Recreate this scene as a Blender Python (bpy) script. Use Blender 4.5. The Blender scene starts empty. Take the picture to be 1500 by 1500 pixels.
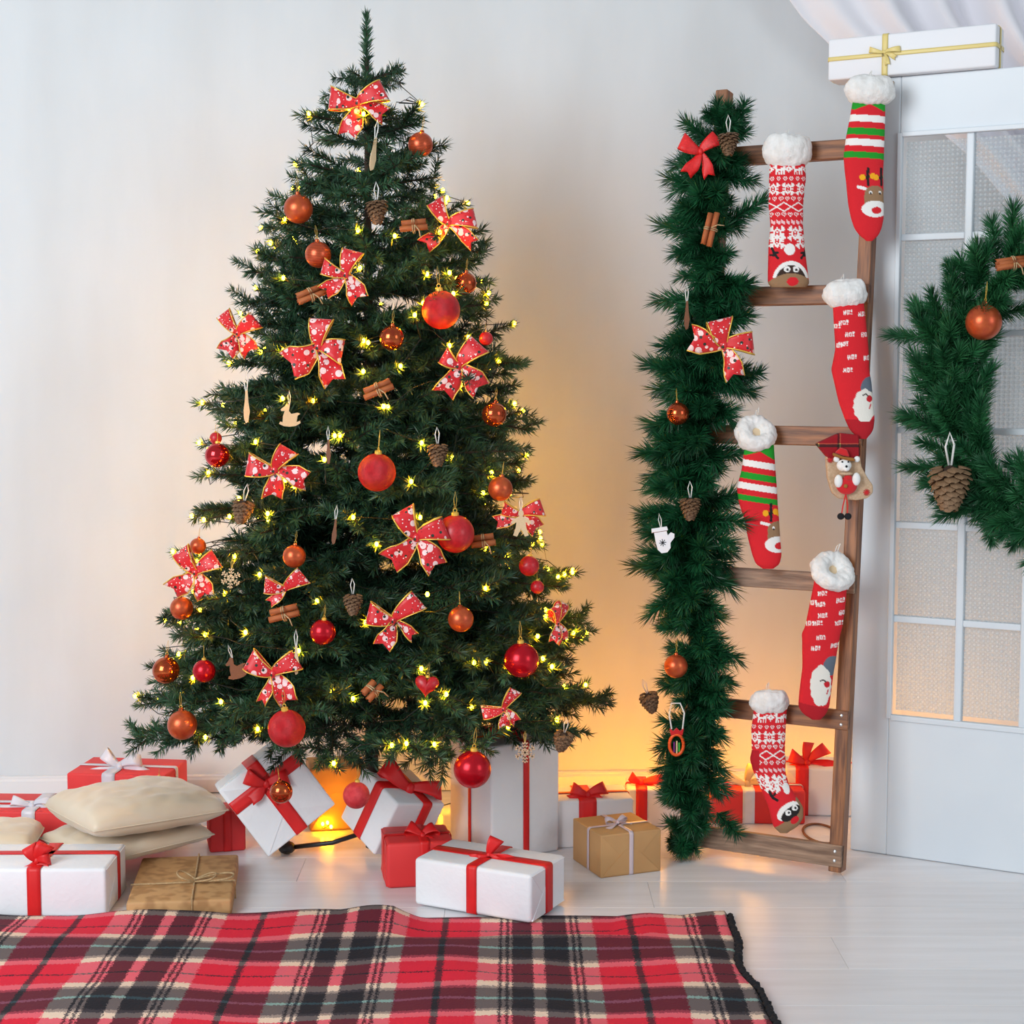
import bpy, bmesh, math, random
import numpy as np
from mathutils import Vector, Matrix, Euler, noise

random.seed(7)
rng = np.random.default_rng(7)
PI = math.pi
SC = bpy.context.scene
COL = SC.collection

# ------------------------------------------------------------------ camera, world, lights, exposure
FPX = 2400.0
PITCH = math.atan(205 / FPX)
CAM = Vector((0, 0, 1.2))
cd = bpy.data.cameras.new('camera')
cam = bpy.data.objects.new('camera', cd)
COL.objects.link(cam)
cam.location = CAM
cam.rotation_euler = (PI / 2 - PITCH, 0, 0)
cd.sensor_width = 36
cd.sensor_fit = 'HORIZONTAL'
cd.lens = 36 * FPX / 1500
cd.clip_start = 0.05
SC.camera = cam

world = bpy.data.worlds.new('room_light')
SC.world = world
world.use_nodes = True
bgn = world.node_tree.nodes['Background']
bgn.inputs[0].default_value = (0.84, 0.93, 1.0, 1)
bgn.inputs[1].default_value = 0.4


def area_light(name, loc, target, sx, sy, power, colr):
    ld = bpy.data.lights.new(name, 'AREA')
    ld.shape = 'RECTANGLE'
    ld.size, ld.size_y, ld.energy, ld.color = sx, sy, power, colr
    o = bpy.data.objects.new(name, ld)
    COL.objects.link(o)
    o.location = loc
    o.rotation_euler = (Vector(target) - Vector(loc)).to_track_quat('-Z', 'Y').to_euler()
    return o


area_light('window_daylight', (-2.7, 0.2, 2.3), (-0.3, 4.2, 0.8), 2.2, 2.4, 150, (0.92, 0.97, 1.0))
area_light('side_window_daylight', (3.6, 0.2, 2.0), (0.9, 3.9, 0.7), 1.6, 2.2, 32, (0.9, 0.96, 1.0))

SC.view_settings.view_transform = 'Standard'
SC.view_settings.look = 'None'
SC.view_settings.gamma = 1
SC.view_settings.use_curve_mapping = False
SC.view_settings.exposure = 0.12

# ------------------------------------------------------------------ geometry helpers
VF = Vector((0, math.cos(PITCH), -math.sin(PITCH)))
VU = Vector((0, math.sin(PITCH), math.cos(PITCH)))
VR = Vector((1, 0, 0))


def ray(px, py):
    return VF + VR * ((px - 750) / FPX) + VU * ((750 - py) / FPX)


def at(px, py, Y):
    d = ray(px, py)
    return CAM + d * (Y / d.y)


def fl(px, py, z=0.0):
    d = ray(px, py)
    return CAM + d * ((z - CAM.z) / d.z)


def on_plane(px, py, P0, n):
    d = ray(px, py)
    return CAM + d * ((P0 - CAM).dot(n) / d.dot(n))


def frame(x, z_hint=Vector((0, 0, 1))):
    """Rotation matrix whose X axis is x."""
    x = x.normalized()
    y = z_hint.cross(x)
    if y.length < 1e-4:
        y = Vector((0, 1, 0))
    y.normalize()
    z = x.cross(y)
    return Matrix((x, y, z)).transposed().to_4x4()


def mat_frame(o, x, y, z):
    m = Matrix((x, y, z)).transposed().to_4x4()
    m.translation = o
    return m


class MB:
    def __init__(s):
        s.v = []
        s.f = []

    def add(s, vs, fs, M=None):
        o = len(s.v)
        if M is not None:
            vs = [M @ Vector(p) for p in vs]
        s.v += [tuple(p) for p in vs]
        s.f += [tuple(i + o for i in f) for f in fs]
        return s

    def box(s, c, h, M=None):
        c = Vector(c)
        vs = [c + Vector((sx * h[0], sy * h[1], sz * h[2])) for sx in (-1, 1) for sy in (-1, 1) for sz in (-1, 1)]
        fs = [(0, 1, 3, 2), (4, 6, 7, 5), (0, 4, 5, 1), (2, 3, 7, 6), (0, 2, 6, 4), (1, 5, 7, 3)]
        return s.add(vs, fs, M)

    def rbox(s, c, h, r, seg=2, M=None):
        bm = bmesh.new()
        bmesh.ops.create_cube(bm, size=2)
        for v in bm.verts:
            v.co = Vector((v.co.x * h[0], v.co.y * h[1], v.co.z * h[2]))
        bmesh.ops.bevel(bm, geom=bm.edges[:] + bm.verts[:], offset=r, segments=seg, profile=0.5, affect='EDGES')
        bm.verts.index_update()
        vs = [Vector(c) + v.co for v in bm.verts]
        fs = [[v.index for v in f.verts] for f in bm.faces]
        bm.free()
        return s.add(vs, fs, M)

    def tube(s, pts, r, n=6, M=None, closed=False):
        pts = [Vector(p) for p in pts]
        k = len(pts)
        rs = r if isinstance(r, (list, tuple)) else [r] * k
        vs, fs = [], []
        ref = Vector((0.13, 0.31, 0.94))
        for i, p in enumerate(pts):
            a = pts[(i - 1) % k] if (closed or i > 0) else p
            b = pts[(i + 1) % k] if (closed or i < k - 1) else p
            t = (b - a)
            if t.length < 1e-9:
                t = Vector((0, 0, 1))
            t.normalize()
            u = t.cross(ref)
            if u.length < 1e-3:
                u = t.cross(Vector((1, 0, 0)))
            u.normalize()
            w = t.cross(u)
            for j in range(n):
                an = 2 * PI * j / n
                vs.append(p + (u * math.cos(an) + w * math.sin(an)) * rs[i])
        lim = k if closed else k - 1
        for i in range(lim):
            for j in range(n):
                i2 = (i + 1) % k
                fs.append((i * n + j, i * n + (j + 1) % n, i2 * n + (j + 1) % n, i2 * n + j))
        if not closed:
            fs.append(tuple(range(n - 1, -1, -1)))
            fs.append(tuple((k - 1) * n + j for j in range(n)))
        return s.add(vs, fs, M)

    def lathe(s, prof, n=24, M=None):
        """prof: (radius, z) from bottom to top."""
        vs, fs = [], []
        for (r, z) in prof:
            for j in range(n):
                a = 2 * PI * j / n
                vs.append((r * math.cos(a), r * math.sin(a), z))
        for i in range(len(prof) - 1):
            for j in range(n):
                fs.append((i * n + j, i * n + (j + 1) % n, (i + 1) * n + (j + 1) % n, (i + 1) * n + j))
        fs.append(tuple(range(n - 1, -1, -1)))
        fs.append(tuple((len(prof) - 1) * n + j for j in range(n)))
        return s.add(vs, fs, M)

    def ball(s, c, r, nu=16, nv=10, M=None):
        r = r if isinstance(r, (tuple, list)) else (r, r, r)
        c = Vector(c)
        vs = [c + Vector((0, 0, -r[2]))]
        fs = []
        for i in range(1, nv):
            a = -PI / 2 + PI * i / nv
            for j in range(nu):
                b = 2 * PI * j / nu
                vs.append(c + Vector((r[0] * math.cos(a) * math.cos(b), r[1] * math.cos(a) * math.sin(b), r[2] * math.sin(a))))
        vs.append(c + Vector((0, 0, r[2])))
        for j in range(nu):
            fs.append((0, 1 + (j + 1) % nu, 1 + j))
            fs.append((len(vs) - 1, 1 + (nv - 2) * nu + j, 1 + (nv - 2) * nu + (j + 1) % nu))
        for i in range(nv - 2):
            for j in range(nu):
                a = 1 + i * nu
                fs.append((a + j, a + (j + 1) % nu, a + nu + (j + 1) % nu, a + nu + j))
        return s.add(vs, fs, M)

    def prism(s, outline, y0, y1, M=None):
        """outline in (x, z), extruded along y (y0 = front, nearer the viewer)."""
        n = len(outline)
        vs = [(x, y0, z) for x, z in outline] + [(x, y1, z) for x, z in outline]
        fs = [tuple(range(n)), tuple(range(2 * n - 1, n - 1, -1))]
        fs += [(i, i + n, (i + 1) % n + n, (i + 1) % n) for i in range(n)]
        return s.add(vs, fs, M)

    def grid(s, P, close_u=False):
        """P: rows of points."""
        r, c = len(P), len(P[0])
        vs = [p for row in P for p in row]
        fs = []
        for i in range(r - 1):
            for j in range(c if close_u else c - 1):
                j2 = (j + 1) % c
                fs.append((i * c + j, i * c + j2, (i + 1) * c + j2, (i + 1) * c + j))
        return s.add(vs, fs)

    def mesh(s, name, mat, smooth=False, angle=None):
        m = bpy.data.meshes.new(name)
        m.from_pydata(s.v, [], s.f)
        bm = bmesh.new()
        bm.from_mesh(m)
        bmesh.ops.recalc_face_normals(bm, faces=bm.faces)
        if angle is not None:
            for e in bm.edges:
                e.smooth = e.calc_face_angle(0) < angle
        for f in bm.faces:
            f.smooth = smooth
        bm.to_mesh(m)
        bm.free()
        m.materials.append(mat)
        return m

    def build(s, name, mat, parent=None, smooth=False, M=None, angle=None):
        return link(name, s.mesh(name, mat, smooth, angle), parent, M)


def link(name, mesh, parent=None, M=None):
    o = bpy.data.objects.new(name, mesh)
    COL.objects.link(o)
    if parent is not None:
        o.parent = parent
    if M is not None:
        o.matrix_basis = M
    return o


def tag(o, label, cat=None, group=None, kind=None):
    if label:
        o['label'] = label
    if cat:
        o['category'] = cat
    if group:
        o['group'] = group
    if kind:
        o['kind'] = kind
    return o


def thing(name, label, cat, loc=(0, 0, 0), rot=None, scale=1.0, group=None):
    o = bpy.data.objects.new(name, None)
    o.empty_display_size = 0.02
    COL.objects.link(o)
    o.location = loc
    if rot is not None:
        o.rotation_euler = rot
    o.scale = (scale, scale, scale)
    return tag(o, label, cat, group)


def structure(o):
    o['kind'] = 'structure'
    return o


def lin(c):
    c = [x / 255.0 for x in c]
    return [x / 12.92 if x <= 0.04045 else ((x + 0.055) / 1.055) ** 2.4 for x in c]


# ------------------------------------------------------------------ materials
MATS = {}


def pm(name, col, col2=None, nscale=30, stretch=(1, 1, 1), rough=0.5, metal=0.0, bump=0.0, bscale=None, bdist=0.002,
       coat=0.0, sheen=0.0, spec=None, detail=3.0, lo=0.35, hi=0.65, voro=False, rnd=0.0, trans=0.0):
    m = bpy.data.materials.new(name)
    m.use_nodes = True
    nt = m.node_tree
    b = nt.nodes['Principled BSDF']
    c1 = (*lin(col), 1)
    b.inputs['Base Color'].default_value = c1
    b.inputs['Roughness'].default_value = rough
    b.inputs['Metallic'].default_value = metal
    if coat:
        b.inputs['Coat Weight'].default_value = coat
        b.inputs['Coat Roughness'].default_value = 0.08
    if sheen:
        b.inputs['Sheen Weight'].default_value = sheen
        b.inputs['Sheen Roughness'].default_value = 0.5
    if spec is not None:
        b.inputs['Specular IOR Level'].default_value = spec
    if trans:
        b.inputs['Transmission Weight'].default_value = trans
    tc = nt.nodes.new('ShaderNodeTexCoord')
    mp = nt.nodes.new('ShaderNodeMapping')
    mp.inputs['Scale'].default_value = stretch
    nt.links.new(tc.outputs['Object'], mp.inputs['Vector'])
    last = None
    if col2 is not None:
        n = nt.nodes.new('ShaderNodeTexNoise')
        n.inputs['Scale'].default_value = nscale
        n.inputs['Detail'].default_value = detail
        nt.links.new(mp.outputs['Vector'], n.inputs['Vector'])
        r = nt.nodes.new('ShaderNodeValToRGB')
        r.color_ramp.elements[0].position = lo
        r.color_ramp.elements[0].color = c1
        r.color_ramp.elements[1].position = hi
        r.color_ramp.elements[1].color = (*lin(col2), 1)
        nt.links.new(n.outputs['Fac'], r.inputs['Fac'])
        last = r.outputs['Color']
    if rnd:
        oi = nt.nodes.new('ShaderNodeObjectInfo')
        h = nt.nodes.new('ShaderNodeHueSaturation')
        mr = nt.nodes.new('ShaderNodeMapRange')
        mr.inputs['To Min'].default_value = 1 - rnd
        mr.inputs['To Max'].default_value = 1 + rnd
        nt.links.new(oi.outputs['Random'], mr.inputs['Value'])
        nt.links.new(mr.outputs['Result'], h.inputs['Value'])
        if last is None:
            h.inputs['Color'].default_value = c1
        else:
            nt.links.new(last, h.inputs['Color'])
        last = h.outputs['Color']
    if last is not None:
        nt.links.new(last, b.inputs['Base Color'])
    if bump:
        if voro:
            bn = nt.nodes.new('ShaderNodeTexVoronoi')
            out = bn.outputs['Distance']
        else:
            bn = nt.nodes.new('ShaderNodeTexNoise')
            bn.inputs['Detail'].default_value = 2
            out = bn.outputs['Fac']
        bn.inputs['Scale'].default_value = bscale or nscale
        nt.links.new(mp.outputs['Vector'], bn.inputs['Vector'])
        bp = nt.nodes.new('ShaderNodeBump')
        bp.inputs['Strength'].default_value = bump
        bp.inputs['Distance'].default_value = bdist
        nt.links.new(out, bp.inputs['Height'])
        nt.links.new(bp.outputs['Normal'], b.inputs['Normal'])
    MATS[name] = m
    return m


def nodes_of(m):
    return m.node_tree.nodes, m.node_tree.links, m.node_tree.nodes['Principled BSDF']


pm('wall_plaster', (219, 224, 228), (209, 213, 216), nscale=2.2, stretch=(1.6, 1, .5), rough=.85, bump=.35, bscale=14, bdist=.004)
pm('white_trim', (226, 226, 228), rough=.5)
pm('floor_base', (205, 202, 200), rough=.8)
pm('floor_plank', (230, 230, 233), (221, 220, 222), nscale=7, stretch=(.35, 5, 1), rough=.24, detail=6, lo=.38, hi=.72, rnd=.035, bump=.08, bscale=40, bdist=.001)
pm('door_paint', (222, 228, 233), (214, 221, 228), nscale=3, rough=.42, bump=.1, bscale=12)
pm('brass', (150, 120, 70), rough=.35, metal=1)
pm('screw_steel', (225, 225, 225), rough=.3, metal=.8)
pm('wood_stain', (164, 106, 64), (100, 60, 38), nscale=7, stretch=(1.2, 14, 14), rough=.5, detail=5, bump=.25, bscale=9, bdist=.001, rnd=.08)
pm('wood_worn', (166, 134, 110), (112, 84, 66), nscale=7, stretch=(1.2, 14, 14), rough=.6, detail=5, bump=.25, bscale=9, bdist=.001, rnd=.06)
pm('needle_tree', (22, 56, 38), (52, 92, 62), nscale=16, rough=.5, rnd=.25)
pm('needle_garland', (9, 56, 34), (30, 96, 58), nscale=16, rough=.42, rnd=.15)
pm('needle_wreath', (18, 74, 44), (50, 116, 70), nscale=16, rough=.42, rnd=.15)
pm('bark', (62, 46, 34), (40, 30, 22), nscale=40, rough=.8)
pm('black_plastic', (20, 20, 22), rough=.4)
pm('wire_green', (18, 26, 22), rough=.45)
pm('red_matte', (196, 22, 34), (176, 14, 26), nscale=6, rough=.42, coat=.15)
pm('red_glitter', (204, 24, 34), (180, 14, 24), nscale=3, rough=.4, metal=.1, bump=.35, bscale=60, bdist=.02, voro=True)
pm('red_satin', (190, 12, 32), rough=.26, metal=.55)
pm('red_shiny', (200, 14, 26), rough=.08, metal=.75, coat=.6)
pm('pink_glitter', (222, 66, 70), (200, 40, 50), nscale=3, rough=.45, metal=.1, bump=.35, bscale=60, bdist=.02, voro=True)
pm('copper_matte', (206, 98, 52), (190, 80, 48), nscale=2.5, rough=.33, metal=.6)
pm('copper_shiny', (196, 96, 50), (176, 70, 44), nscale=2.0, rough=.16, metal=.85)
pm('gold', (232, 190, 84), rough=.32, metal=.45)
pm('thread_white', (226, 226, 222), rough=.7)
pm('thread_gold', (202, 170, 80), rough=.5)
pm('twine', (196, 168, 128), (170, 140, 100), nscale=200, rough=.9)
pm('ribbon_red', (230, 34, 34), (212, 24, 28), nscale=12, rough=.5)
pm('ribbon_white', (226, 224, 232), (208, 206, 216), nscale=14, rough=.35)
pm('ribbon_lilac', (208, 190, 196), rough=.3)
pm('ribbon_beige', (214, 190, 156), (196, 170, 136), nscale=14, rough=.6)
pm('ribbon_gold', (226, 204, 128), rough=.4)
pm('paper_white', (243, 244, 247), (236, 237, 241), nscale=6, rough=.7, bump=.45, bscale=90, bdist=.002)
pm('paper_smooth', (236, 236, 240), rough=.6)
pm('paper_red', (232, 58, 58), (222, 48, 50), nscale=5, rough=.6, bump=.1, bscale=20)
pm('paper_kraft', (198, 152, 100), (186, 140, 90), nscale=8, rough=.65, bump=.15, bscale=14)
pm('paper_kraft_print', (196, 152, 102), (168, 124, 78), nscale=34, rough=.65, detail=1, lo=.45, hi=.62, bump=.1, bscale=14)
pm('cushion_satin', (226, 210, 186), (218, 200, 174), nscale=6, rough=.42, sheen=.3, bump=.12, bscale=9, bdist=.006)
pm('curtain_cloth', (232, 230, 236), rough=.85)
pm('fleece', (240, 238, 236), (228, 224, 220), nscale=60, rough=.95, bump=.5, bscale=200, bdist=.003)
pm('lining', (222, 196, 160), rough=.95)
pm('cone_scale', (132, 98, 68), (78, 54, 36), nscale=6, rough=.7)
pm('cone_core', (52, 36, 26), rough=.9)
pm('cone_scale_light', (156, 124, 92), (96, 70, 48), nscale=50, rough=.7)
pm('cinnamon', (176, 96, 48), (140, 70, 34), nscale=40, stretch=(.3, 3, 3), rough=.7)
pm('plywood', (222, 196, 158), (206, 178, 138), nscale=30, stretch=(.3, 1, 3), rough=.7)
pm('plywood_dark', (132, 84, 56), (104, 64, 42), nscale=30, rough=.7)
pm('orange_plastic', (244, 92, 32), rough=.4)
pm('burlap', (206, 176, 146), (190, 158, 126), nscale=240, rough=.95)
pm('felt_red', (206, 28, 34), rough=.95, sheen=.3)
pm('felt_white', (238, 236, 234), rough=.95, sheen=.3)
pm('felt_black', (18, 18, 24), rough=.9)
pm('felt_brown', (160, 104, 46), rough=.9)
pm('green_dark', (22, 70, 40), rough=.8)
pm('purple', (120, 40, 120), rough=.5)
pm('green_bright', (60, 190, 70), rough=.5)


def emit(name, col, strength):
    m = bpy.data.materials.new(name)
    m.use_nodes = True
    n, l, b = nodes_of(m)
    b.inputs['Base Color'].default_value = (*lin(col), 1)
    b.inputs['Emission Color'].default_value = (*lin(col), 1)
    b.inputs['Emission Strength'].default_value = strength
    MATS[name] = m


emit('bulb_glow', (255, 172, 15), 170)


def make_bow_print():
    m = pm('bow_print', (212, 24, 34), rough=.45, sheen=.2)
    n, l, b = nodes_of(m)
    tc = n.new('ShaderNodeTexCoord')

    def blobs(scale, thr, off):
        mp = n.new('ShaderNodeMapping')
        mp.inputs['Location'].default_value = off
        v = n.new('ShaderNodeTexVoronoi')
        v.inputs['Scale'].default_value = scale
        c = n.new('ShaderNodeMath')
        c.operation = 'LESS_THAN'
        c.inputs[1].default_value = thr
        l.new(tc.outputs['Object'], mp.inputs['Vector'])
        l.new(mp.outputs['Vector'], v.inputs['Vector'])
        l.new(v.outputs['Distance'], c.inputs[0])
        return c.outputs[0]
    last = None
    base = (*lin((212, 24, 34)), 1)
    for scale, thr, off, col in ((3.4, .36, (0, 0, 0), (244, 210, 208)), (4.2, .22, (3, 1, 2), (26, 44, 34)), (9, .2, (5, 2, 1), (248, 236, 232)), (6.5, .16, (1, 7, 3), (170, 10, 22))):
        mx = n.new('ShaderNodeMix')
        mx.data_type = 'RGBA'
        l.new(blobs(scale, thr, off), mx.inputs[0])
        if last is None:
            mx.inputs[6].default_value = base
        else:
            l.new(last, mx.inputs[6])
        mx.inputs[7].default_value = (*lin(col), 1)
        last = mx.outputs[2]
    l.new(last, b.inputs['Base Color'])


make_bow_print()


def band_ramp(n, l, axis_out, period, offset, stops):
    a = n.new('ShaderNodeMath')
    a.operation = 'MULTIPLY_ADD'
    a.inputs[1].default_value = 1.0 / period
    a.inputs[2].default_value = offset
    l.new(axis_out, a.inputs[0])
    fr = n.new('ShaderNodeMath')
    fr.operation = 'FRACT'
    l.new(a.outputs[0], fr.inputs[0])
    r = n.new('ShaderNodeValToRGB')
    r.color_ramp.interpolation = 'CONSTANT'
    els = r.color_ramp.elements
    els.remove(els[1])
    els[0].position = 0
    els[0].color = (*lin(stops[0][1]), 1)
    for p, c in stops[1:]:
        e = els.new(p)
        e.color = (*lin(c), 1)
    l.new(fr.outputs[0], r.inputs['Fac'])
    return r.outputs['Color']


def make_tartan(name, px, ox, sx, py, oy, sy, fuzz=.02, axes=('X', 'Y')):
    m = pm(name, (180, 40, 50), rough=.95, bump=.5, bscale=160, bdist=.002)
    n, l, b = nodes_of(m)
    tc = n.new('ShaderNodeTexCoord')
    nz = n.new('ShaderNodeTexNoise')
    nz.inputs['Scale'].default_value = 260
    nz.inputs['Detail'].default_value = 3
    l.new(tc.outputs['Object'], nz.inputs['Vector'])
    sub = n.new('ShaderNodeVectorMath')
    sub.operation = 'SUBTRACT'
    sub.inputs[1].default_value = (.5, .5, .5)
    l.new(nz.outputs['Color'], sub.inputs[0])
    ma = n.new('ShaderNodeVectorMath')
    ma.operation = 'MULTIPLY_ADD'
    ma.inputs[1].default_value = (fuzz, fuzz, fuzz)
    l.new(sub.outputs[0], ma.inputs[0])
    l.new(tc.outputs['Object'], ma.inputs[2])
    sp = n.new('ShaderNodeSeparateXYZ')
    l.new(ma.outputs[0], sp.inputs[0])
    cx = band_ramp(n, l, sp.outputs[axes[0]], px, ox, sx)
    cy = band_ramp(n, l, sp.outputs[axes[1]], py, oy, sy)
    mx = n.new('ShaderNodeMix')
    mx.data_type = 'RGBA'
    mx.inputs[0].default_value = .5
    l.new(cx, mx.inputs[6])
    l.new(cy, mx.inputs[7])
    mul = n.new('ShaderNodeMix')
    mul.data_type = 'RGBA'
    mul.blend_type = 'MULTIPLY'
    mul.inputs[0].default_value = 1
    l.new(cx, mul.inputs[6])
    l.new(cy, mul.inputs[7])
    gm = n.new('ShaderNodeGamma')
    gm.inputs[1].default_value = .5
    l.new(mul.outputs[2], gm.inputs[0])
    fin = n.new('ShaderNodeMix')
    fin.data_type = 'RGBA'
    fin.inputs[0].default_value = .82
    l.new(mx.outputs[2], fin.inputs[6])
    l.new(gm.outputs[0], fin.inputs[7])
    l.new(fin.outputs[2], b.inputs['Base Color'])


RED, CRM, DRK, GRY, TEAL = (222, 24, 54), (232, 204, 180), (20, 18, 28), (96, 84, 84), (60, 130, 136)
make_tartan('rug_tartan', .40, .5625,
            [(0, RED), (.18, DRK), (.215, RED), (.39, CRM), (.495, DRK), (.51, CRM), (.53, DRK), (.545, CRM), (.56, DRK), (.665, CRM), (.725, DRK), (.855, CRM), (.875, DRK), (.89, CRM), (.905, DRK), (.92, CRM)],
            .28, .43,
            [(0, RED), (.17, DRK), (.19, RED), (.38, CRM), (.46, GRY), (.5, DRK), (.67, TEAL), (.71, DRK), (.87, GRY), (.91, CRM)])
make_tartan('small_tartan', .05, 0.0, [(0, (150, 10, 26)), (.6, (40, 10, 14)), (.7, (206, 160, 90)), (.76, (150, 10, 26))],
            .045, 0.3, [(0, (150, 10, 26)), (.55, (20, 40, 26)), (.7, (206, 160, 90)), (.76, (150, 10, 26))], fuzz=.002, axes=('X', 'Z'))


def make_glass():
    m = bpy.data.materials.new('patterned_glass')
    m.use_nodes = True
    n, l, b = nodes_of(m)
    b.inputs['Base Color'].default_value = (*lin((226, 230, 232)), 1)
    b.inputs['Roughness'].default_value = .22
    tc = n.new('ShaderNodeTexCoord')
    v = n.new('ShaderNodeTexVoronoi')
    v.inputs['Scale'].default_value = 92
    v.inputs['Randomness'].default_value = .1
    l.new(tc.outputs['Object'], v.inputs['Vector'])
    bp = n.new('ShaderNodeBump')
    bp.inputs['Strength'].default_value = .9
    bp.inputs['Distance'].default_value = .006
    l.new(v.outputs['Distance'], bp.inputs['Height'])
    l.new(bp.outputs['Normal'], b.inputs['Normal'])
    tr = n.new('ShaderNodeBsdfTransparent')
    tr.inputs[0].default_value = (.93, .95, .96, 1)
    mx = n.new('ShaderNodeMixShader')
    mr = n.new('ShaderNodeMapRange')
    mr.inputs['From Max'].default_value = .7
    mr.inputs['To Min'].default_value = .42
    mr.inputs['To Max'].default_value = .14
    l.new(v.outputs['Distance'], mr.inputs['Value'])
    l.new(mr.outputs['Result'], mx.inputs[0])
    l.new(tr.outputs[0], mx.inputs[1])
    l.new(b.outputs[0], mx.inputs[2])
    l.new(mx.outputs[0], n['Material Output'].inputs['Surface'])
    MATS['patterned_glass'] = m


make_glass()


def make_knit():
    m = pm('knit_print', (200, 24, 34), rough=.9, bump=.35, bscale=260, bdist=.002)
    n, l, b = nodes_of(m)
    a = n.new('ShaderNodeAttribute')
    a.attribute_name = 'print'
    l.new(a.outputs['Color'], b.inputs['Base Color'])


make_knit()


def make_stripes_copper():
    m = pm('copper_striped', (204, 92, 52), rough=.3, metal=.6)
    n, l, b = nodes_of(m)
    tc = n.new('ShaderNodeTexCoord')
    w = n.new('ShaderNodeTexWave')
    w.bands_direction = 'Z'
    w.inputs['Scale'].default_value = 2.6
    w.inputs['Distortion'].default_value = 1.2
    w.inputs['Detail Scale'].default_value = .6
    l.new(tc.outputs['Object'], w.inputs['Vector'])
    r = n.new('ShaderNodeValToRGB')
    r.color_ramp.elements[0].position = .82
    r.color_ramp.elements[0].color = (*lin((206, 90, 54)), 1)
    r.color_ramp.elements[1].position = .9
    r.color_ramp.elements[1].color = (*lin((120, 46, 26)), 1)
    l.new(w.outputs['Fac'], r.inputs['Fac'])
    l.new(r.outputs['Color'], b.inputs['Base Color'])


make_stripes_copper()

# ------------------------------------------------------------------ the room: floor planks, wall, baseboard
WA, WB = fl(0, 1163), fl(860, 1155)
WDIR = (WB - WA).normalized()
WNRM = Vector((WDIR.y, -WDIR.x, 0))          # towards the camera
WALLM = mat_frame(WA, WDIR, -WNRM, Vector((0, 0, 1)))


def wall_y(x):
    return WA.y + (x - WA.x) * WDIR.y / WDIR.x


floor_o = structure(MB().box((0, 1.9, -.03), (4.2, 3.1, .018)).build('floor', MATS['floor_base']))
tag(floor_o, 'pale whitewashed plank floor')
plank_mesh = MB().rbox((0, 0, 0), (.6497, .0948, .006), .0005, 1).mesh('plank', MATS['floor_plank'])
row = 0
yy = 1.6
while yy < 4.72:
    off = (row * .47) % 1.3
    for k in range(-2, 3):
        link('plank', plank_mesh, floor_o, Matrix.Translation((k * 1.3 + off - .3, yy, -.006)))
    yy += .19
    row += 1

wb = MB().box((1.6, .06, 1.45), (4.2, .06, 1.47))
structure(tag(wb.build('wall_back', MATS['wall_plaster'], M=WALLM), 'pale grey plastered wall'))
bbm = MB()
prof = [(0, 0), (.014, 0), (.014, .036), (.01, .042), (.01, .046), (.006, .05), (0, .05)]
n = len(prof)
bv = [(x, -d, z) for x in (-2.4, 5.6) for d, z in prof]
bbm.add(bv, [tuple(range(n)), tuple(range(2 * n - 1, n - 1, -1))] + [(i, i + n, (i + 1) % n + n, (i + 1) % n) for i in range(n)])
structure(tag(bbm.build('baseboard_back', MATS['white_trim'], M=WALLM @ Matrix.Translation((0, -.0005, .003))), 'low white baseboard'))

# ------------------------------------------------------------------ the glazed door (an old white door leaf set at an angle)
ANG = math.radians(28.4)
EU = Vector((math.cos(ANG), -math.sin(ANG), 0))
EB = Vector((math.sin(ANG), math.cos(ANG), 0))
D0 = fl(1245, 1245)
DOORM = mat_frame(D0, EU, EB, Vector((0, 0, 1)))   # local: x along the leaf, y into the depth, z up
DW, DH, DT = .70, 1.905, .036
door = thing('door_1', 'white painted door leaf with patterned glass panes', None, D0)
structure(door)
DR = DOORM.copy()
DR.translation = Vector()
cols_u = [.104, .258, .412, .566]
rows_v = [.362 + .2323 * i for i in range(7)]


def dbox(name, u0, u1, v0, v1, y0, y1, mat, parent=door, r=.003):
    c = ((u0 + u1) / 2, (y0 + y1) / 2, (v0 + v1) / 2)
    b = MB().rbox((0, 0, 0), ((u1 - u0) / 2, (y1 - y0) / 2, (v1 - v0) / 2), r, 2)
    return b.build(name, MATS[mat], parent, M=DR @ Matrix.Translation(c))


dbox('stile', 0, .092, .001, DH, 0, DT, 'door_paint')
dbox('stile', .578, DW, .001, DH, 0, DT, 'door_paint')
dbox('top_rail', .0915, .5785, 1.768, DH, 0, DT, 'door_paint')
dbox('bottom_rail', .0915, .5785, .001, .350, 0, DT, 'door_paint')
for (a, b_, c, d) in ((.086, .098, .346, 1.772), (.572, .584, .346, 1.772)):
    dbox('glazing_bead', a, b_, c, d, -.006, .012, 'door_paint', r=.002)
dbox('glazing_bead', .097, .573, .342, .356, -.006, .012, 'door_paint', r=.002)
dbox('glazing_bead', .097, .573, 1.762, 1.774, -.006, .012, 'door_paint', r=.002)
for u in cols_u[1:3]:
    dbox('muntin', u - .009, u + .009, .35, 1.768, .004, .03, 'door_paint', r=.003)
for i, v in enumerate(rows_v[1:6]):
    for j in range(3):
        a = cols_u[j] + (.009 if j else -.011)
        b_ = cols_u[j + 1] + (-.009 if j < 2 else .011)
        dbox('glazing_bar', a, b_, v - .008, v + .008, .006, .028, 'door_paint', r=.002)
pane_mesh = MB().box((0, 0, 0), (.0765, .002, .112)).mesh('pane', MATS['patterned_glass'])
for i in range(6):
    for j in range(3):
        link('pane', pane_mesh, door, DR @ Matrix.Translation(((cols_u[j] + cols_u[j + 1]) / 2, .018, (rows_v[i] + rows_v[i + 1]) / 2)))
lat = MB().rbox((.045, -.003, DH - .018), (.03, .003, .009), .002, 1).ball((.066, -.007, DH - .018), .005, 10, 6)
lat.build('latch_plate', MATS['brass'], door, M=DR)

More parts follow.
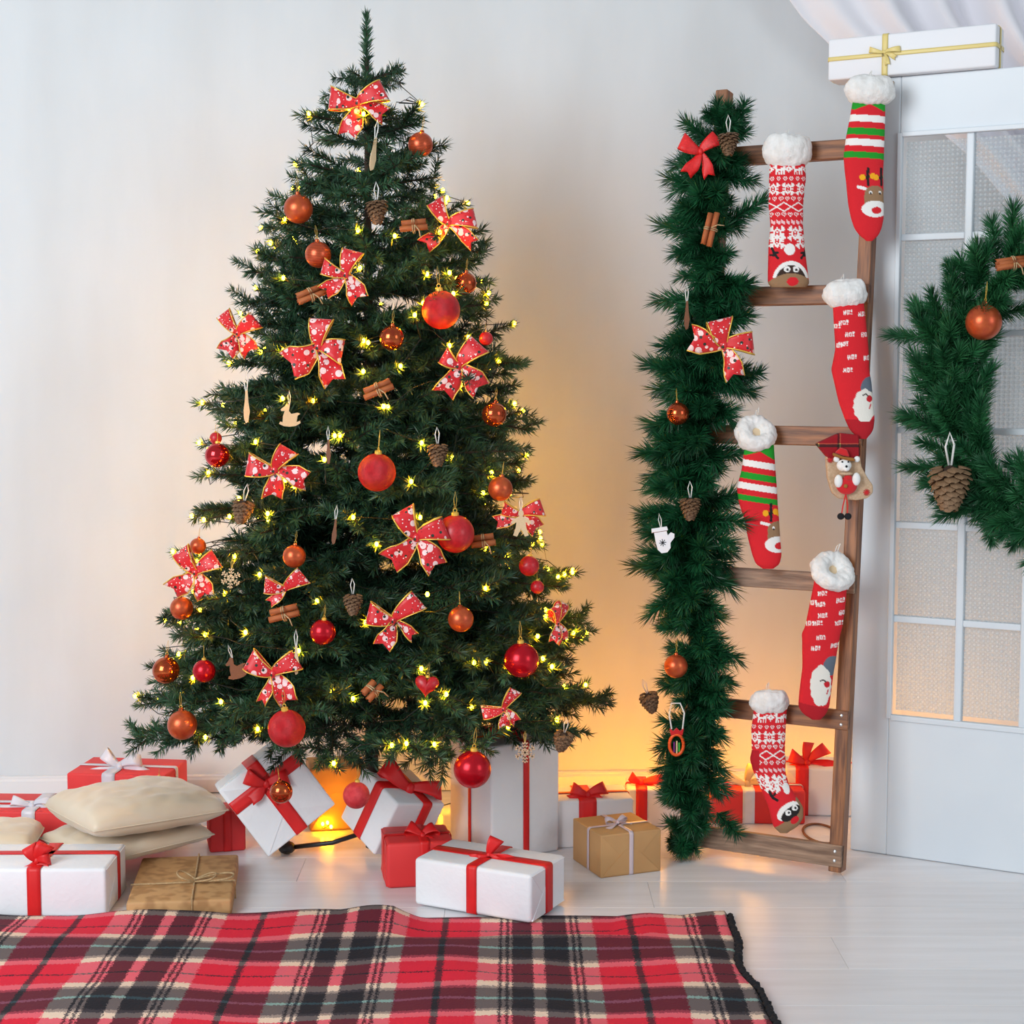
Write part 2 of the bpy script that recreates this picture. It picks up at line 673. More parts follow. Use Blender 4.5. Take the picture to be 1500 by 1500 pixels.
# ------------------------------------------------------------------ curtain swept over the corner behind the door
cm = MB()
Pc = []
NR, NC = 36, 120
left = [(-140, 1050), (-60, 1118), (0, 1160), (25, 1178), (60, 1214), (100, 1262), (150, 1330), (230, 1420), (330, 1500)]
for i in range(NR):
    py = -140 + 470 * i / (NR - 1)
    xl = np.interp(py, [a for a, _ in left], [b for _, b in left])
    rowp = []
    for j in range(NC):
        s = j / (NC - 1)
        px = xl + (1760 - xl) * s
        Yb = wall_y(at(px, py, 4.6).x) - .16
        P = at(px, py, Yb)
        fold = .045 * math.sin(s * 46 + .9 * math.sin(i * .11)) * min(1, .1 + s * 2.2) + .02 * math.sin(s * 17 + i * .12)
        rowp.append(Vector((P.x, P.y + fold, P.z)))
    Pc.append(rowp)
cm.grid(Pc)
cur = cm.build('curtain', MATS['curtain_cloth'], smooth=True)
so = cur.modifiers.new('cloth_thickness', 'SOLIDIFY')
so.thickness = .002
tag(cur, 'white draped curtain hanging in folds above the glazed door', 'curtain')

# ------------------------------------------------------------------ the leaning ladder
RF = fl(1222, 1285)
LW = .385
LEAN, LTOP = .20, 1.905
EV = (Vector((0, 0, LTOP)) + EB * LEAN).normalized()
EN = EV.cross(EU)                               # into the depth
LF = RF - EU * LW
LLEN = math.hypot(LTOP, LEAN)
ladder = thing('wooden_ladder', 'dark brown stained wooden ladder leaning beside the white door', 'ladder', LF)


def lad(px, py, off=0.0):
    """World point on the plane of the ladder's front faces, moved towards the viewer by off."""
    return on_plane(px, py, RF - EN * off, EN)


def lad_v(px, py):
    return (lad(px, py) - LF).dot(EV)


PW, PD = .032, .042
for u in (0, LW):
    M = mat_frame(EU * u + EV * (LLEN / 2) + EN * (PD / 2), EV, -EU, EN)
    M.translation = EU * u + EV * (LLEN / 2) + EN * (PD / 2)
    # keep the foot on the floor: start a little above it
    MB().rbox((.006, 0, 0), (LLEN / 2 - .006, PW / 2, PD / 2), .002, 1).build('post', MATS['wood_stain'], ladder, M=M)
rung_px = [(1150, 224), (1150, 433), (1165, 638), (1130, 848), (1150, 1046), (1130, 1240)]
for k, (x, y) in enumerate(rung_px):
    v = lad_v(x, y)
    hh = .023 if k < 5 else .026
    M = mat_frame(EU * (LW / 2) + EV * v + EN * .006, EU, EN, EV)
    rg = MB().rbox((0, 0, 0), (LW / 2 + .016, .011, hh), .0015, 1).build('rung', MATS['wood_worn' if k in (3, 5) else 'wood_stain'], ladder, M=M)
    scm = MB()
    for u in (-LW / 2, LW / 2):
        for dz in (-.011, .011):
            MB().ball((u, -.0115, dz), (.004, .002, .004), 10, 6).build('screw', MATS['screw_steel'], rg)

# ------------------------------------------------------------------ needle brushes
def needle_block(P, D, L, W):
    """Arrays of needle roots P, directions D, lengths L, widths W -> thin tapered diamonds (two triangles each)."""
    n = len(P)
    R = rng.normal(size=(n, 3))
    S = np.cross(D, R)
    S /= np.linalg.norm(S, axis=1)[:, None] + 1e-9
    a = P - S * (W * .4)[:, None]
    b = P + S * (W * .4)[:, None]
    mid = P + D * (L * .55)[:, None]
    c = mid + S * (W * .5)[:, None]
    d = mid - S * (W * .5)[:, None]
    e = P + D * L[:, None]
    V = np.stack([a, b, c, d, e], 1).reshape(-1, 3)
    i = np.arange(n) * 5
    quads = np.stack([i, i + 1, i + 2, i + 3], 1)
    tris = np.stack([i + 3, i + 2, i + 4], 1)
    return V, quads, tris


def brush_needles(A, B, per_m, nl, nw, tilt=(45, 70), tip=True, jitter=.25):
    """Needles all round the straight twig from A to B."""
    A, B = np.array(A), np.array(B)
    Ld = np.linalg.norm(B - A)
    T = (B - A) / Ld
    n = max(6, int(per_m * Ld))
    t = rng.random(n)
    P = A + (B - A) * t[:, None]
    R = rng.normal(size=(n, 3))
    R -= (R @ T)[:, None] * T
    R /= np.linalg.norm(R, axis=1)[:, None]
    th = np.radians(rng.uniform(tilt[0], tilt[1], n))
    if tip:
        th *= 1 - .6 * np.clip((t - .8) / .2, 0, 1)
    D = T * np.cos(th)[:, None] + R * np.sin(th)[:, None]
    L = nl * rng.uniform(1 - jitter, 1 + jitter, n)
    W = np.full(n, nw)
    return P, D, L, W


def brush_mesh(name, twigs, per_m, nl, nw, needle_mat, stem_mat, tilt=(45, 70)):
    Ps, Ds, Ls, Ws = [], [], [], []
    st = MB()
    for A, B, r in twigs:
        p, d, l_, w = brush_needles(A, B, per_m, nl, nw, tilt)
        Ps.append(p), Ds.append(d), Ls.append(l_), Ws.append(w)
        st.tube([A, B], [r, r * .5], 4)
    V, Q, T = needle_block(np.concatenate(Ps), np.concatenate(Ds), np.concatenate(Ls), np.concatenate(Ws))
    o = len(st.v)
    verts = st.v + [tuple(v) for v in V]
    ns = len(st.f)
    faces = st.f + [tuple(x + o) for x in Q] + [tuple(x + o) for x in T]
    m = bpy.data.meshes.new(name)
    m.from_pydata(verts, [], faces)
    m.materials.append(needle_mat)
    m.materials.append(stem_mat)
    idx = np.zeros(len(faces), dtype=np.int32)
    idx[:ns] = 1
    m.polygons.foreach_set('material_index', idx)
    return m


TWIGS = {}
TWIG_PTS = []


def tree_branch_mesh(L, seed):
    r = random.Random(seed)
    tw = []
    seg = 6
    pts = [Vector((L * i / seg, r.uniform(-.012, .012) * L / .5, .035 * L * math.sin(i / seg * 3.0))) for i in range(seg + 1)]
    for i in range(seg):
        if i >= 1 or L < .2:
            tw.append((tuple(pts[i]), tuple(pts[i + 1]), .0035))
    s = .3 * L
    side = 1
    while s < L * .97:
        f = s / L
        P = pts[0].lerp(pts[-1], f)
        P.z = .035 * L * math.sin(f * 3)
        tl = min(.17, .06 + .42 * (L - s)) * r.uniform(.75, 1.1)
        an = math.radians(r.uniform(35, 62)) * side
        el = math.radians(r.uniform(-25, 32))
        d = Vector((math.cos(an) * math.cos(el), math.sin(an) * math.cos(el), math.sin(el)))
        Q = P + d * tl
        mid = P.lerp(Q, .5) + Vector((0, 0, .005))
        tw.append((tuple(P), tuple(mid), .0022))
        tw.append((tuple(mid), tuple(Q), .0016))
        if tl > .1:
            for sg in (-1, 1):
                a2 = an + sg * math.radians(r.uniform(35, 50))
                d2 = Vector((math.cos(a2), math.sin(a2), r.uniform(-.2, .3))).normalized()
                tw.append((tuple(mid), tuple(mid + d2 * tl * .45), .0014))
        side = -side
        s += r.uniform(.036, .05)
    TWIGS[(L, seed)] = np.array([np.array(A) * (1 - q) + np.array(B) * q for A, B, _ in tw for q in (.35, .9)])
    return brush_mesh('branch', tw, 1500, .0235, .0024, MATS['needle_tree'], MATS['bark'], (40, 68))


# ------------------------------------------------------------------ the tree
Y0 = 4.0
SIL = [(17, 6), (60, 14), (100, 48), (150, 74), (200, 92), (260, 112), (370, 162), (470, 192), (560, 222), (630, 240), (740, 260), (860, 294), (930, 312), (1030, 348), (1080, 345), (1110, 310)]
X0 = at(541, 600, Y0).x
ZR = sorted([(at(541, y, Y0).z, hw * Y0 / FPX) for y, hw in SIL])
ZS = np.array([a for a, _ in ZR])
RS = np.array([b for _, b in ZR])


def tree_r(z):
    return float(np.interp(z, ZS, RS))


def on_tree(px, py, k=1.0):
    """First point along the view line at the crown's surface, or the nearest pass at its edge."""
    best = None
    for i in range(170):
        Y = 3.2 + i * .005
        P = at(px, py, Y)
        rho = math.hypot(P.x - X0, P.y - Y0)
        R = tree_r(P.z) * k
        if rho <= R:
            return P
        if best is None or rho / R < best[0]:
            best = (rho / R, P)
    return best[1]


tree = thing('christmas_tree', 'tall green artificial christmas tree with lights and red ornaments', 'christmas tree', (X0, Y0, 0))
MB().tube([(0, 0, .02), (0, 0, 1.0), (0, 0, 1.95)], [.017, .014, .005], 10).build('trunk', MATS['bark'], tree, smooth=True)
for a in (math.radians(178), math.radians(62), math.radians(-56)):
    d = Vector((math.cos(a), math.sin(a), 0))
    leg = MB().tube([d * .012 + Vector((0, 0, .06)), d * .1 + Vector((0, 0, .03)), d * .21 + Vector((0, 0, .016))], .006, 8)
    lg = leg.build('stand_leg', MATS['black_plastic'], tree, smooth=True)
    MB().ball((d.x * .215, d.y * .215, .0165), (.022, .022, .016), 12, 8).build('rubber_foot', MATS['black_plastic'], lg, smooth=True)
BL = [.12, .22, .34, .46, .58]
BMESH = {L: [tree_branch_mesh(L, 11 * i + int(L * 100)) for i in range(3)] for L in BL}
leader = brush_mesh('leader', [((0, 0, 0), (0, 0, .19), .004)], 2600, .023, .0024, MATS['needle_tree'], MATS['bark'], (35, 60))
ztop = at(541, 17, Y0).z
link('leader', leader, tree, Matrix.Translation((0, 0, ztop - .2)))
nb = 0
lev = 0
z = .375
while z < ztop - .13:
    R = tree_r(z)
    nbr = max(5, int(2 * PI * R / .2))
    a0 = lev * 2.4
    for k in range(nbr):
        a = a0 + 2 * PI * k / nbr + random.uniform(-.14, .14)
        rl = R * random.choice((random.uniform(.9, 1.05), random.uniform(.7, 1.0)))
        # leave room for the wall behind
        maxr = (wall_y(X0) - Y0 - .03) / max(.05, math.sin(a)) if math.sin(a) > .05 else 9
        rl = min(rl, maxr - .03)
        zt = z + random.uniform(-.03, .03)
        rise = -.10 + .34 * (z / 2.0) + random.uniform(-.05, .05)
        z0 = zt - rl * rise
        d = Vector((math.cos(a) * rl, math.sin(a) * rl, zt - z0))
        Lb = d.length
        Lm = min(BL, key=lambda q: abs(q - Lb))
        M = frame(d)
        M = Matrix.Translation((0, 0, z0)) @ M @ Matrix.Rotation(random.uniform(-.5, .5), 4, 'X') @ Matrix.Diagonal((Lb / Lm, 1 if Lm > .2 else Lb / Lm, 1, 1))
        pick = random.randrange(3)
        link('branch', BMESH[Lm][pick], tree, M)
        Mn = np.array(M)
        tp_ = TWIGS[(Lm, 11 * pick + int(Lm * 100))]
        TWIG_PTS.append(tp_ @ Mn[:3, :3].T + Mn[:3, 3])
        nb += 1
    z += .066 if z < 1.2 else .06
    lev += 1
# a few long boughs that stick out at the foot of the crown
for px, py in ((893, 1032), (838, 1075), (190, 1085), (845, 935), (775, 632), (703, 372)):
    P = at(px, py, Y0 - .08)
    d = P - Vector((X0, Y0, P.z + .05))
    Lm = min(BL, key=lambda q: abs(q - d.length))
    link('branch', BMESH[Lm][0], tree, Matrix.Translation((0, 0, P.z + .05)) @ frame(d) @ Matrix.Diagonal((d.length / Lm, 1, 1, 1)))
    nb += 1
print('branches', nb)

# ------------------------------------------------------------------ fairy lights wound round the tree
lights = thing('string_lights', 'warm white fairy lights on dark wire wound round the tree', 'string lights', (X0, Y0, 0))
bulb_mesh = MB().ball((0, 0, 0), (.0043, .0043, .0056), 8, 6).mesh('bulb', MATS['bulb_glow'], True)
wire = []
TW = np.concatenate(TWIG_PTS)
NB = 285
turns = 15
for k in range(NB * 3):
    t = k / (NB * 3 - 1)
    zz = .36 + (ztop - .17 - .36) * (1 - math.sqrt(1 - t * .985)) / (1 - math.sqrt(1 - .985))
    R = tree_r(zz)
    a = 2 * PI * turns * t + .4 * math.sin(k * .21)
    rr = R * (.86 + .12 * math.sin(k * 1.3)) - .01
    P = Vector((math.cos(a) * rr, min(math.sin(a) * rr, wall_y(X0) - Y0 - .05), zz + .018 * math.sin(k * .7)))
    if k % 3 == 0:                              # clip the bulb to the outermost twig close by
        dd = TW - np.array(P)
        near = np.where((dd * dd).sum(1) < .075 ** 2)[0]
        if len(near):
            q = TW[near[np.argmax(np.hypot(TW[near, 0], TW[near, 1]) + rng.uniform(0, .03, len(near)))]]
            P = Vector(q) + Vector((math.cos(a), math.sin(a), .5)) * .009
        link('bulb', bulb_mesh, lights, Matrix.Translation(P))
    wire.append(P)
MB().tube(wire, .0011, 4).build('wire', MATS['wire_green'], lights)

# second strand on the floor behind the presents; added lamps light the wall
strand = thing('string_lights', 'loose end of fairy lights lying on floor behind the presents', 'string lights', (0, 4.3, 0))
pts = []
ctrl = [(485, 1222, 4.16), (470, 1215, 4.22), (500, 1200, 4.3), (600, 1190, 4.36), (720, 1180, 4.4), (830, 1178, 4.42), (900, 1178, 4.42), (985, 1176, 4.44), (1060, 1172, 4.47), (1180, 1168, 4.5), (1300, 1165, 4.5), (1430, 1162, 4.5)]  # last points carry the wire out to the lamps added by the door
cp = [fl(px, py) + Vector((0, 0, .012)) for px, py, _ in ctrl]
for i in range(len(cp) - 1):
    for j in range(8):
        t = j / 8
        p = cp[i].lerp(cp[i + 1], t)
        pts.append(p + Vector((0, .018 * math.sin((i * 8 + j) * .9), .004 * abs(math.sin((i * 8 + j) * .6)))) - strand.location)
MB().tube(pts, .0016, 5).build('wire', MATS['black_plastic'], strand)
for i in range(0, len(pts), 3):
    link('bulb', bulb_mesh, strand, Matrix.Translation(pts[i] + Vector((0, 0, .008))))
WARM = (1.0, .38, .012)


def added_warm_lamp(P, e, r=.07):  # unseen point lamp added for warm light on wall and floor, not a bulb
    ld = bpy.data.lights.new('added_warm_glow', 'POINT')
    ld.energy, ld.color, ld.shadow_soft_size = e, WARM, r
    o = bpy.data.objects.new('added_warm_glow', ld)
    COL.objects.link(o)
    o.parent = strand
    o.location = Vector(P) - strand.location


def wall_pt(px, py, gap, z):
    P = at(px, py, 4.6)
    return Vector((P.x, wall_y(P.x) - gap, z))


added_warm_lamp(wall_pt(800, 1150, .36, .2), .85)
added_warm_lamp(wall_pt(925, 1150, .36, .17), 1.1)
added_warm_lamp(wall_pt(1075, 1150, .34, .17), 1.05)
added_warm_lamp(wall_pt(1290, 1150, .3, .2), 1.3)  # added behind the door to warm the wall seen through the panes
added_warm_lamp(wall_pt(1430, 1150, .3, .2), 1.2)
added_warm_lamp(Vector((fl(500, 1215).x, 4.18, .1)), .35)
added_warm_lamp(Vector((fl(620, 1190).x, 4.25, .16)), .4)

# ------------------------------------------------------------------ bows
def strip_grid(C, Wd, W, cols=4, cup=.0):
    rows = []
    for c, d, w in zip(C, Wd, W):
        rows.append([c + d * (w * (j / cols - .5)) for j in range(cols + 1)])
    return rows


def bow_parts(parent, M, s, mat, edge=None, loops=((18, 1, .62), (162, 1, .62)), tails=((-58, 1, .5), (-122, 1, .5)), depth=.34, knot=.17, seed=1, knot_mat=None):
    """A ribbon bow in the XZ plane facing -Y; parts go under parent."""
    r = random.Random(seed)
    s = float(s)

    def finish(name, rows):
        o = MB().grid(rows).build(name, mat, parent, smooth=True, M=M)
        so = o.modifiers.new('ribbon_thickness', 'SOLIDIFY')
        so.thickness = .012 * s
        if edge:
            e = MB()
            e.tube([q[0] for q in rows], .022 * s, 5).tube([q[-1] for q in rows], .022 * s, 5)
            e.build('gold_edge', edge, o, smooth=True)
        return o
    for an, L, w in loops:
        a = math.radians(an + r.uniform(-5, 5))
        d = Vector((math.cos(a), 0, math.sin(a)))
        p = Vector((-math.sin(a), 0, math.cos(a)))
        tw = r.uniform(-.35, .35)
        p = (p * math.cos(tw) + Vector((0, 1, 0)) * math.sin(tw))
        C, Wd, W = [], [], []
        for i in range(21):
            t = i / 20
            q = (1 - math.cos(2 * PI * t)) / 2
            C.append(d * (L * s * q) + Vector((0, -depth * s * math.sin(2 * PI * t) * (.4 + .6 * q) - .04 * s, 0)) + p * (.05 * s * math.sin(3 * PI * t)))
            Wd.append(p)
            W.append(w * s * (.28 + .72 * q ** .8))
        finish('loop', strip_grid(C, Wd, W))
    for an, L, w in tails:
        a = math.radians(an + r.uniform(-6, 6))
        d = Vector((math.cos(a), 0, math.sin(a)))
        p = Vector((-math.sin(a), 0, math.cos(a)))
        C, Wd, W = [], [], []
        for i in range(13):
            t = i / 12
            C.append(d * (L * s * t) + Vector((0, -.10 * s * math.sin(t * 2.6 + r.uniform(-.05, .05)) - .02 * s, 0)) + p * (.05 * s * math.sin(t * 4)))
            tw = .5 * math.sin(t * 3 + an)
            Wd.append(p * math.cos(tw) + Vector((0, 1, 0)) * math.sin(tw))
            W.append(w * s * (.3 + .7 * min(1, t * 1.5)))
        rows = strip_grid(C, Wd, W)
        for j, q in enumerate(rows[-1]):            # notched end
            rows[-1][j] = q + d * (.16 * s * (abs(j / 4 - .5) * 2 - .5))
        finish('tail', rows)
    MB().ball((0, -.07 * s, 0), (knot * .8 * s, knot * .7 * s, knot * s), 14, 8).build('knot', knot_mat or mat, parent, smooth=True, M=M)


# ------------------------------------------------------------------ presents
def flap_parts(root, w, d, h, face, paper):
    """Folded paper ends: two thin overlapping flaps on the face."""
    if face[0] == 'x':
        a, b = d, h
        sg = 1 if face[1] == '+' else -1
        M = mat_frame(Vector((sg * w / 2, 0, h / 2)), Vector((0, sg, 0)), Vector((-sg, 0, 0)), Vector((0, 0, 1)))
    else:
        a, b = w, h
        M = mat_frame(Vector((0, -d / 2, h / 2)), Vector((1, 0, 0)), Vector((0, 1, 0)), Vector((0, 0, 1)))
    a, b = a * .47, b * .46
    MB().prism([(-a, b), (-a * .32, -b * .12), (a * .32, -b * .12), (a, b)], -.0006, .003, M).build('flap', paper, root)
    MB().prism([(-a, -b), (a, -b), (a * .2, b * .22), (-a * .2, b * .22)], -.0013, .003, M).build('flap', paper, root)


def band(root, axis, pos, wid, w, d, h, mat, name='ribbon'):
    """A closed ribbon round the box. axis 'x': round the section at x = pos; 'y': at y = pos; 'z': a belt at height pos."""
    e = .0022
    if axis == 'x':
        A, B, f = d / 2 + e, h / 2 + e, (lambda s, p, q: Vector((pos + s, p, h / 2 + q)))
    elif axis == 'y':
        A, B, f = w / 2 + e, h / 2 + e, (lambda s, p, q: Vector((p, pos + s, h / 2 + q)))
    else:
        A, B, f = w / 2 + e, d / 2 + e, (lambda s, p, q: Vector((p, q, pos + s)))
    r = min(.008, A * .5, B * .5)
    loop = []
    for cx, cy, a0 in ((A - r, B - r, 0), (-A + r, B - r, 90), (-A + r, -B + r, 180), (A - r, -B + r, 270)):
        for k in range(4):
            an = math.radians(a0 + 30 * k)
            loop.append((cx + r * math.cos(an), cy + r * math.sin(an)))
    rows = [[f(s, p, max(q, -h / 2 + .0003) if axis != 'z' else q) for p, q in loop] for s in (-wid / 2, -wid / 6, wid / 6, wid / 2)]
    o = MB().grid(rows, close_u=True).build(name, mat, root, smooth=True, angle=1.0)
    so = o.modifiers.new('ribbon_thickness', 'SOLIDIFY')
    so.thickness = .0009
    so.offset = -1
    return o


def gift(label, loc, yaw, dims, paper, ribbon=None, bands=(), bow=None, flaps=(), tilt=None, round_=.006, group=None, z=0.0):
    w, d, h = dims
    root = thing('gift_box', label, 'gift', (loc[0], loc[1], z), group=group)
    Rm = Matrix.Rotation(yaw, 4, 'Z')
    if tilt is not None:
        Rm = tilt @ Matrix.Translation((0, 0, -h / 2))
        zs = [(Rm @ Vector((sx * w / 2, sy * d / 2, sz * h))).z for sx in (-1, 1) for sy in (-1, 1) for sz in (0, 1)]
        root.location.z = -min(zs) - .003
        root.matrix_basis = Matrix.Translation(root.location) @ Rm
    else:
        root.rotation_euler = (0, 0, yaw)
    bm = MB().rbox((0, 0, h / 2), (w / 2, d / 2, h / 2), round_, 3)
    bm.build('box', MATS[paper], root, smooth=True, angle=.9)
    for fc in flaps:
        flap_parts(root, w, d, h, fc, MATS[paper])
    for ax, pos, wid in bands:
        band(root, ax, pos, wid, w, d, h, MATS[ribbon])
    if bow:
        b = thing('bow', None, None)
        b.parent = root
        b.matrix_basis = Matrix.Translation(bow['at']) @ Euler(bow.get('rot', (0, 0, 0))).to_matrix().to_4x4()
        bow_parts(b, Matrix.Identity(4), bow['s'], MATS[bow.get('mat', ribbon)], loops=bow.get('loops', ((25, 1, .7), (155, 1, .7))), tails=bow.get('tails', ((-40, 1.1, .6), (-140, 1.1, .6))), depth=bow.get('depth', .4), knot=.2, seed=bow.get('seed', 3))
    return root


def px_box(A, B, C=None, d=None):
    """Left, near and right floor corners -> centre, yaw, width, depth."""
    a, b = fl(*A), fl(*B)
    v = b - a
    yaw = math.atan2(v.y, v.x)
    w = v.length
    n_ = Vector((-v.y, v.x, 0)).normalized()
    if d is None:
        d = (fl(*C) - b).dot(n_)
    c = (a + b) / 2 + n_ * d / 2
    return (c.x, c.y), yaw, w, d


# white box in front, wide
c, yaw, w, d = px_box((607, 1328), (778, 1357), d=.175)
gift('white wrapped gift box with red ribbon cross resting on the tartan blanket edge', c, yaw, (w, d, .108), 'paper_white', 'ribbon_red',
     [('x', 0, .025), ('y', 0, .036)], dict(at=(0, -.005, .112), rot=(-.3, 0, .35), s=.036, loops=((70, 1.15, .95), (200, .8, .6), (-25, .9, .6)), tails=((-15, 1.7, .55), (195, 1.2, .5)), seed=4), flaps=('x+',), round_=.009, z=.0045)
# red cube-like box
c, yaw, w, d = px_box((566, 1303), (668, 1297), d=.15)
gift('small red wrapped gift box with red bow behind the wide white box', c, yaw - .02, (.158, .15, .108), 'paper_red', 'ribbon_red',
     [('y', 0, .024), ('x', .01, .022)], dict(at=(.01, -.03, .111), rot=(-.9, 0, 0), s=.042, loops=((30, .9, .8), (150, 1, .8)), tails=((-60, .9, .6), (-110, .8, .5))), flaps=('x-',), round_=.009)
# tall white box
gift('tall white embossed gift box with red ribbons under right side of tree', (-.02, 4.07), .56, (.2, .206, .29), 'paper_white', 'ribbon_red',
     [('x', .0, .017), ('y', 0, .013)], dict(at=(-.01, -.03, .293), rot=(-.5, 0, -.5), s=.05, loops=((35, 1, .8), (150, .9, .8)), tails=((-20, 1.1, .5), (200, 1.1, .5)), seed=9), round_=.008)
# white box leaning on a corner, left of centre
T = Matrix.Rotation(math.radians(-8), 4, 'X') @ Matrix.Rotation(math.radians(14), 4, 'Z') @ Matrix.Rotation(math.radians(53), 4, 'Y')
P = at(402, 1180, 4.02)
gift('white gift box tipped on its corner, wide red ribbon, left under tree', (P.x, P.y), 0, (.205, .15, .205), 'paper_white', 'ribbon_red',
     [('z', .102, .034), ('x', -.045, .034)], dict(at=(-.045, -.078, .102), rot=(0, -.9, 0), s=.055, loops=((20, 1, .75), (160, 1, .75)), tails=((-50, 1, .5), (-130, 1, .6)), seed=5), flaps=('x-', 'y-'), tilt=T, round_=.004)
# second tipped white box
T = Matrix.Rotation(math.radians(10), 4, 'X') @ Matrix.Rotation(math.radians(24), 4, 'Y') @ Matrix.Rotation(math.radians(40), 4, 'Z')
P = at(575, 1190, 4.0)
gift('white gift box tipped sideways with large red bow, centre under tree', (P.x, P.y), 0, (.16, .16, .15), 'paper_white', 'ribbon_red',
     [('x', .02, .03), ('y', 0, .03)], dict(at=(0, -.02, .155), rot=(-.5, 0, -.6), s=.08, loops=((15, 1, .6), (160, 1.1, .7)), tails=((-70, 1.2, .5), (-115, 1.1, .5)), seed=6), tilt=T, round_=.007)
# kraft box behind the two tipped ones
P = at(492, 1150, 4.28)
gift('plain brown paper box standing behind the two tipped white gifts', (P.x, 4.28), .2, (.15, .13, .17), 'paper_kraft', None, [], None, flaps=('y-',))
# white box right of the tall one
c, yaw, w, d = px_box((816, 1243), (928, 1239), d=.15)
gift('white gift box with broad red ribbon between tall box and garland', c, yaw, (w, .15, .122), 'paper_smooth', 'ribbon_red',
     [('x', -.02, .045), ('y', 0, .016)], dict(at=(-.015, -.045, .128), rot=(-.35, 0, 0), s=.05, loops=((25, 1, .7), (160, .9, .6)), tails=((-30, .7, .5), (195, 1.0, .5))), flaps=('x+',))
P = fl(968, 1216)
gift('second white gift box with red bow, half hidden behind the garland', (P.x, P.y + .1), -.05, (.17, .14, .1), 'paper_smooth', 'ribbon_red',
     [('x', -.045, .03), ('y', 0, .014)], dict(at=(-.045, -.02, .105), rot=(-.35, 0, 0), s=.05, loops=((15, 1.2, .6), (155, .7, .5)), tails=((-20, 1.1, .4), (-140, .8, .5)), seed=8))
# kraft box with lilac ribbon
c, yaw, w, d = px_box((880, 1287), (968, 1276), d=.165)
gift('brown paper gift box with lilac ribbon beside the garland foot', c, yaw, (w, .165, .104), 'paper_kraft', 'ribbon_lilac',
     [('x', 0, .011), ('y', -.012, .011)], dict(at=(-.004, -.012, .11), rot=(-1.0, 0, .3), s=.032, loops=((20, 1, .45), (160, 1, .45)), tails=((-25, 1.4, .35), (-160, 1.4, .35))), flaps=('y-',), round_=.003)
# red box behind the ladder
P = fl(1112, 1208)
gift('red gift box with beige bow behind the ladder', (P.x, P.y + .07), -.04, (.25, .13, .09), 'paper_red', 'ribbon_white',
     [('x', -.025, .032), ('y', 0, .012)], dict(at=(-.025, -.02, .098), rot=(-.2, 0, 0), s=.06, mat='ribbon_beige', loops=((70, .9, .5), (165, 1.0, .5), (5, 1.1, .5)), tails=((-80, .9, .5),), seed=2))
P = fl(1210, 1198)
gift('white gift box with red bow behind the ladder, next to door', (P.x, P.y + .09), -.1, (.2, .15, .13), 'paper_smooth', 'ribbon_red',
     [('x', -.055, .035), ('y', 0, .016)], dict(at=(-.04, -.03, .136), rot=(-.3, 0, 0), s=.062, loops=((40, 1.1, .6), (85, .9, .5), (165, .8, .6)), tails=((0, 1.3, .4), (-150, .8, .5)), seed=12), flaps=('y-',))
# left group
c, yaw, w, d = px_box((-62, 1343), (155, 1343), d=.2)
gift('white embossed gift box with bright red ribbon and bow at left edge', c, yaw + .015, (w, .2, .108), 'paper_white', 'ribbon_red',
     [('x', .005, .03), ('y', .02, .026)], dict(at=(.005, -.07, .118), rot=(-.2, 0, 0), s=.042, loops=((65, 1.0, .9), (120, .9, .8), (10, .7, .6)), tails=((-125, 1, .7), (-55, .8, .7)), seed=7), flaps=('x+',), round_=.008)
c, yaw, w, d = px_box((183, 1348), (337, 1343), d=.34)
kr = gift('flat brown paper parcel tied with cream string under the cushions', c, yaw + .02, (w, .34, .04), 'paper_kraft_print', None, [], None, flaps=())
w_ = w
string = MB()
for ax in (0, 1):
    e = .0025
    if ax == 0:
        q = [(.028, -.17 - e, 0), (.028, -.17 - e, .04 + e), (.02, .17 + e, .04 + e), (.02, .17 + e, 0)]
    else:
        q = [(-w_ / 2 - e, -.05, 0), (-w_ / 2 - e, -.05, .04 + e), (w_ / 2 + e, -.045, .04 + e), (w_ / 2 + e, -.045, 0)]
    MB().tube(q, .0021, 6).build('string', MATS['twine'], kr)
sb = MB()
for sx, L, up in ((-1, .05, .02), (1, .06, .012), (1, .11, .01)):
    sb = MB().tube([(.026 + sx * L * math.sin(PI * t) * .8, -.05 - .02 * math.sin(2 * PI * t) + .018 * t, .0445 + up * math.sin(PI * t)) for t in [i / 16 for i in range(17)]], .0022, 6)
    sb.build('string_loop', MATS['twine'], kr, smooth=True)
P = fl(180, 1204)
gift('red gift box with white ribbon bow standing behind the cushions', (P.x, P.y + .07), -.12, (.27, .19, .135), 'paper_red', 'ribbon_white',
     [('x', -.02, .036), ('y', .0, .02)], dict(at=(-.01, -.03, .142), rot=(-.45, 0, 0), s=.06, loops=((20, 1.0, .6), (150, 1, .6)), tails=((-15, 1.3, .5), (200, 1.3, .5))), round_=.005)
P = fl(20, 1256)
gift('red gift box with white ribbon at left edge, lower than the other', (P.x - .01, P.y + .13), -.03, (.30, .18, .105), 'paper_red', 'ribbon_white',
     [('x', .04, .034), ('y', .0, .02)], dict(at=(.035, -.04, .108), rot=(-.7, 0, 0), s=.055, loops=((10, 1.0, .45), (175, 1, .5)), tails=((-20, 1.1, .4), (185, 2.2, .4))), round_=.005)
P = fl(312, 1262)
gift('small dark red gift box wedged between cushions and tipped white box', (P.x + .01, P.y + .13), .25, (.09, .1, .1), 'paper_red', 'ribbon_red', [('x', 0, .02)], None)
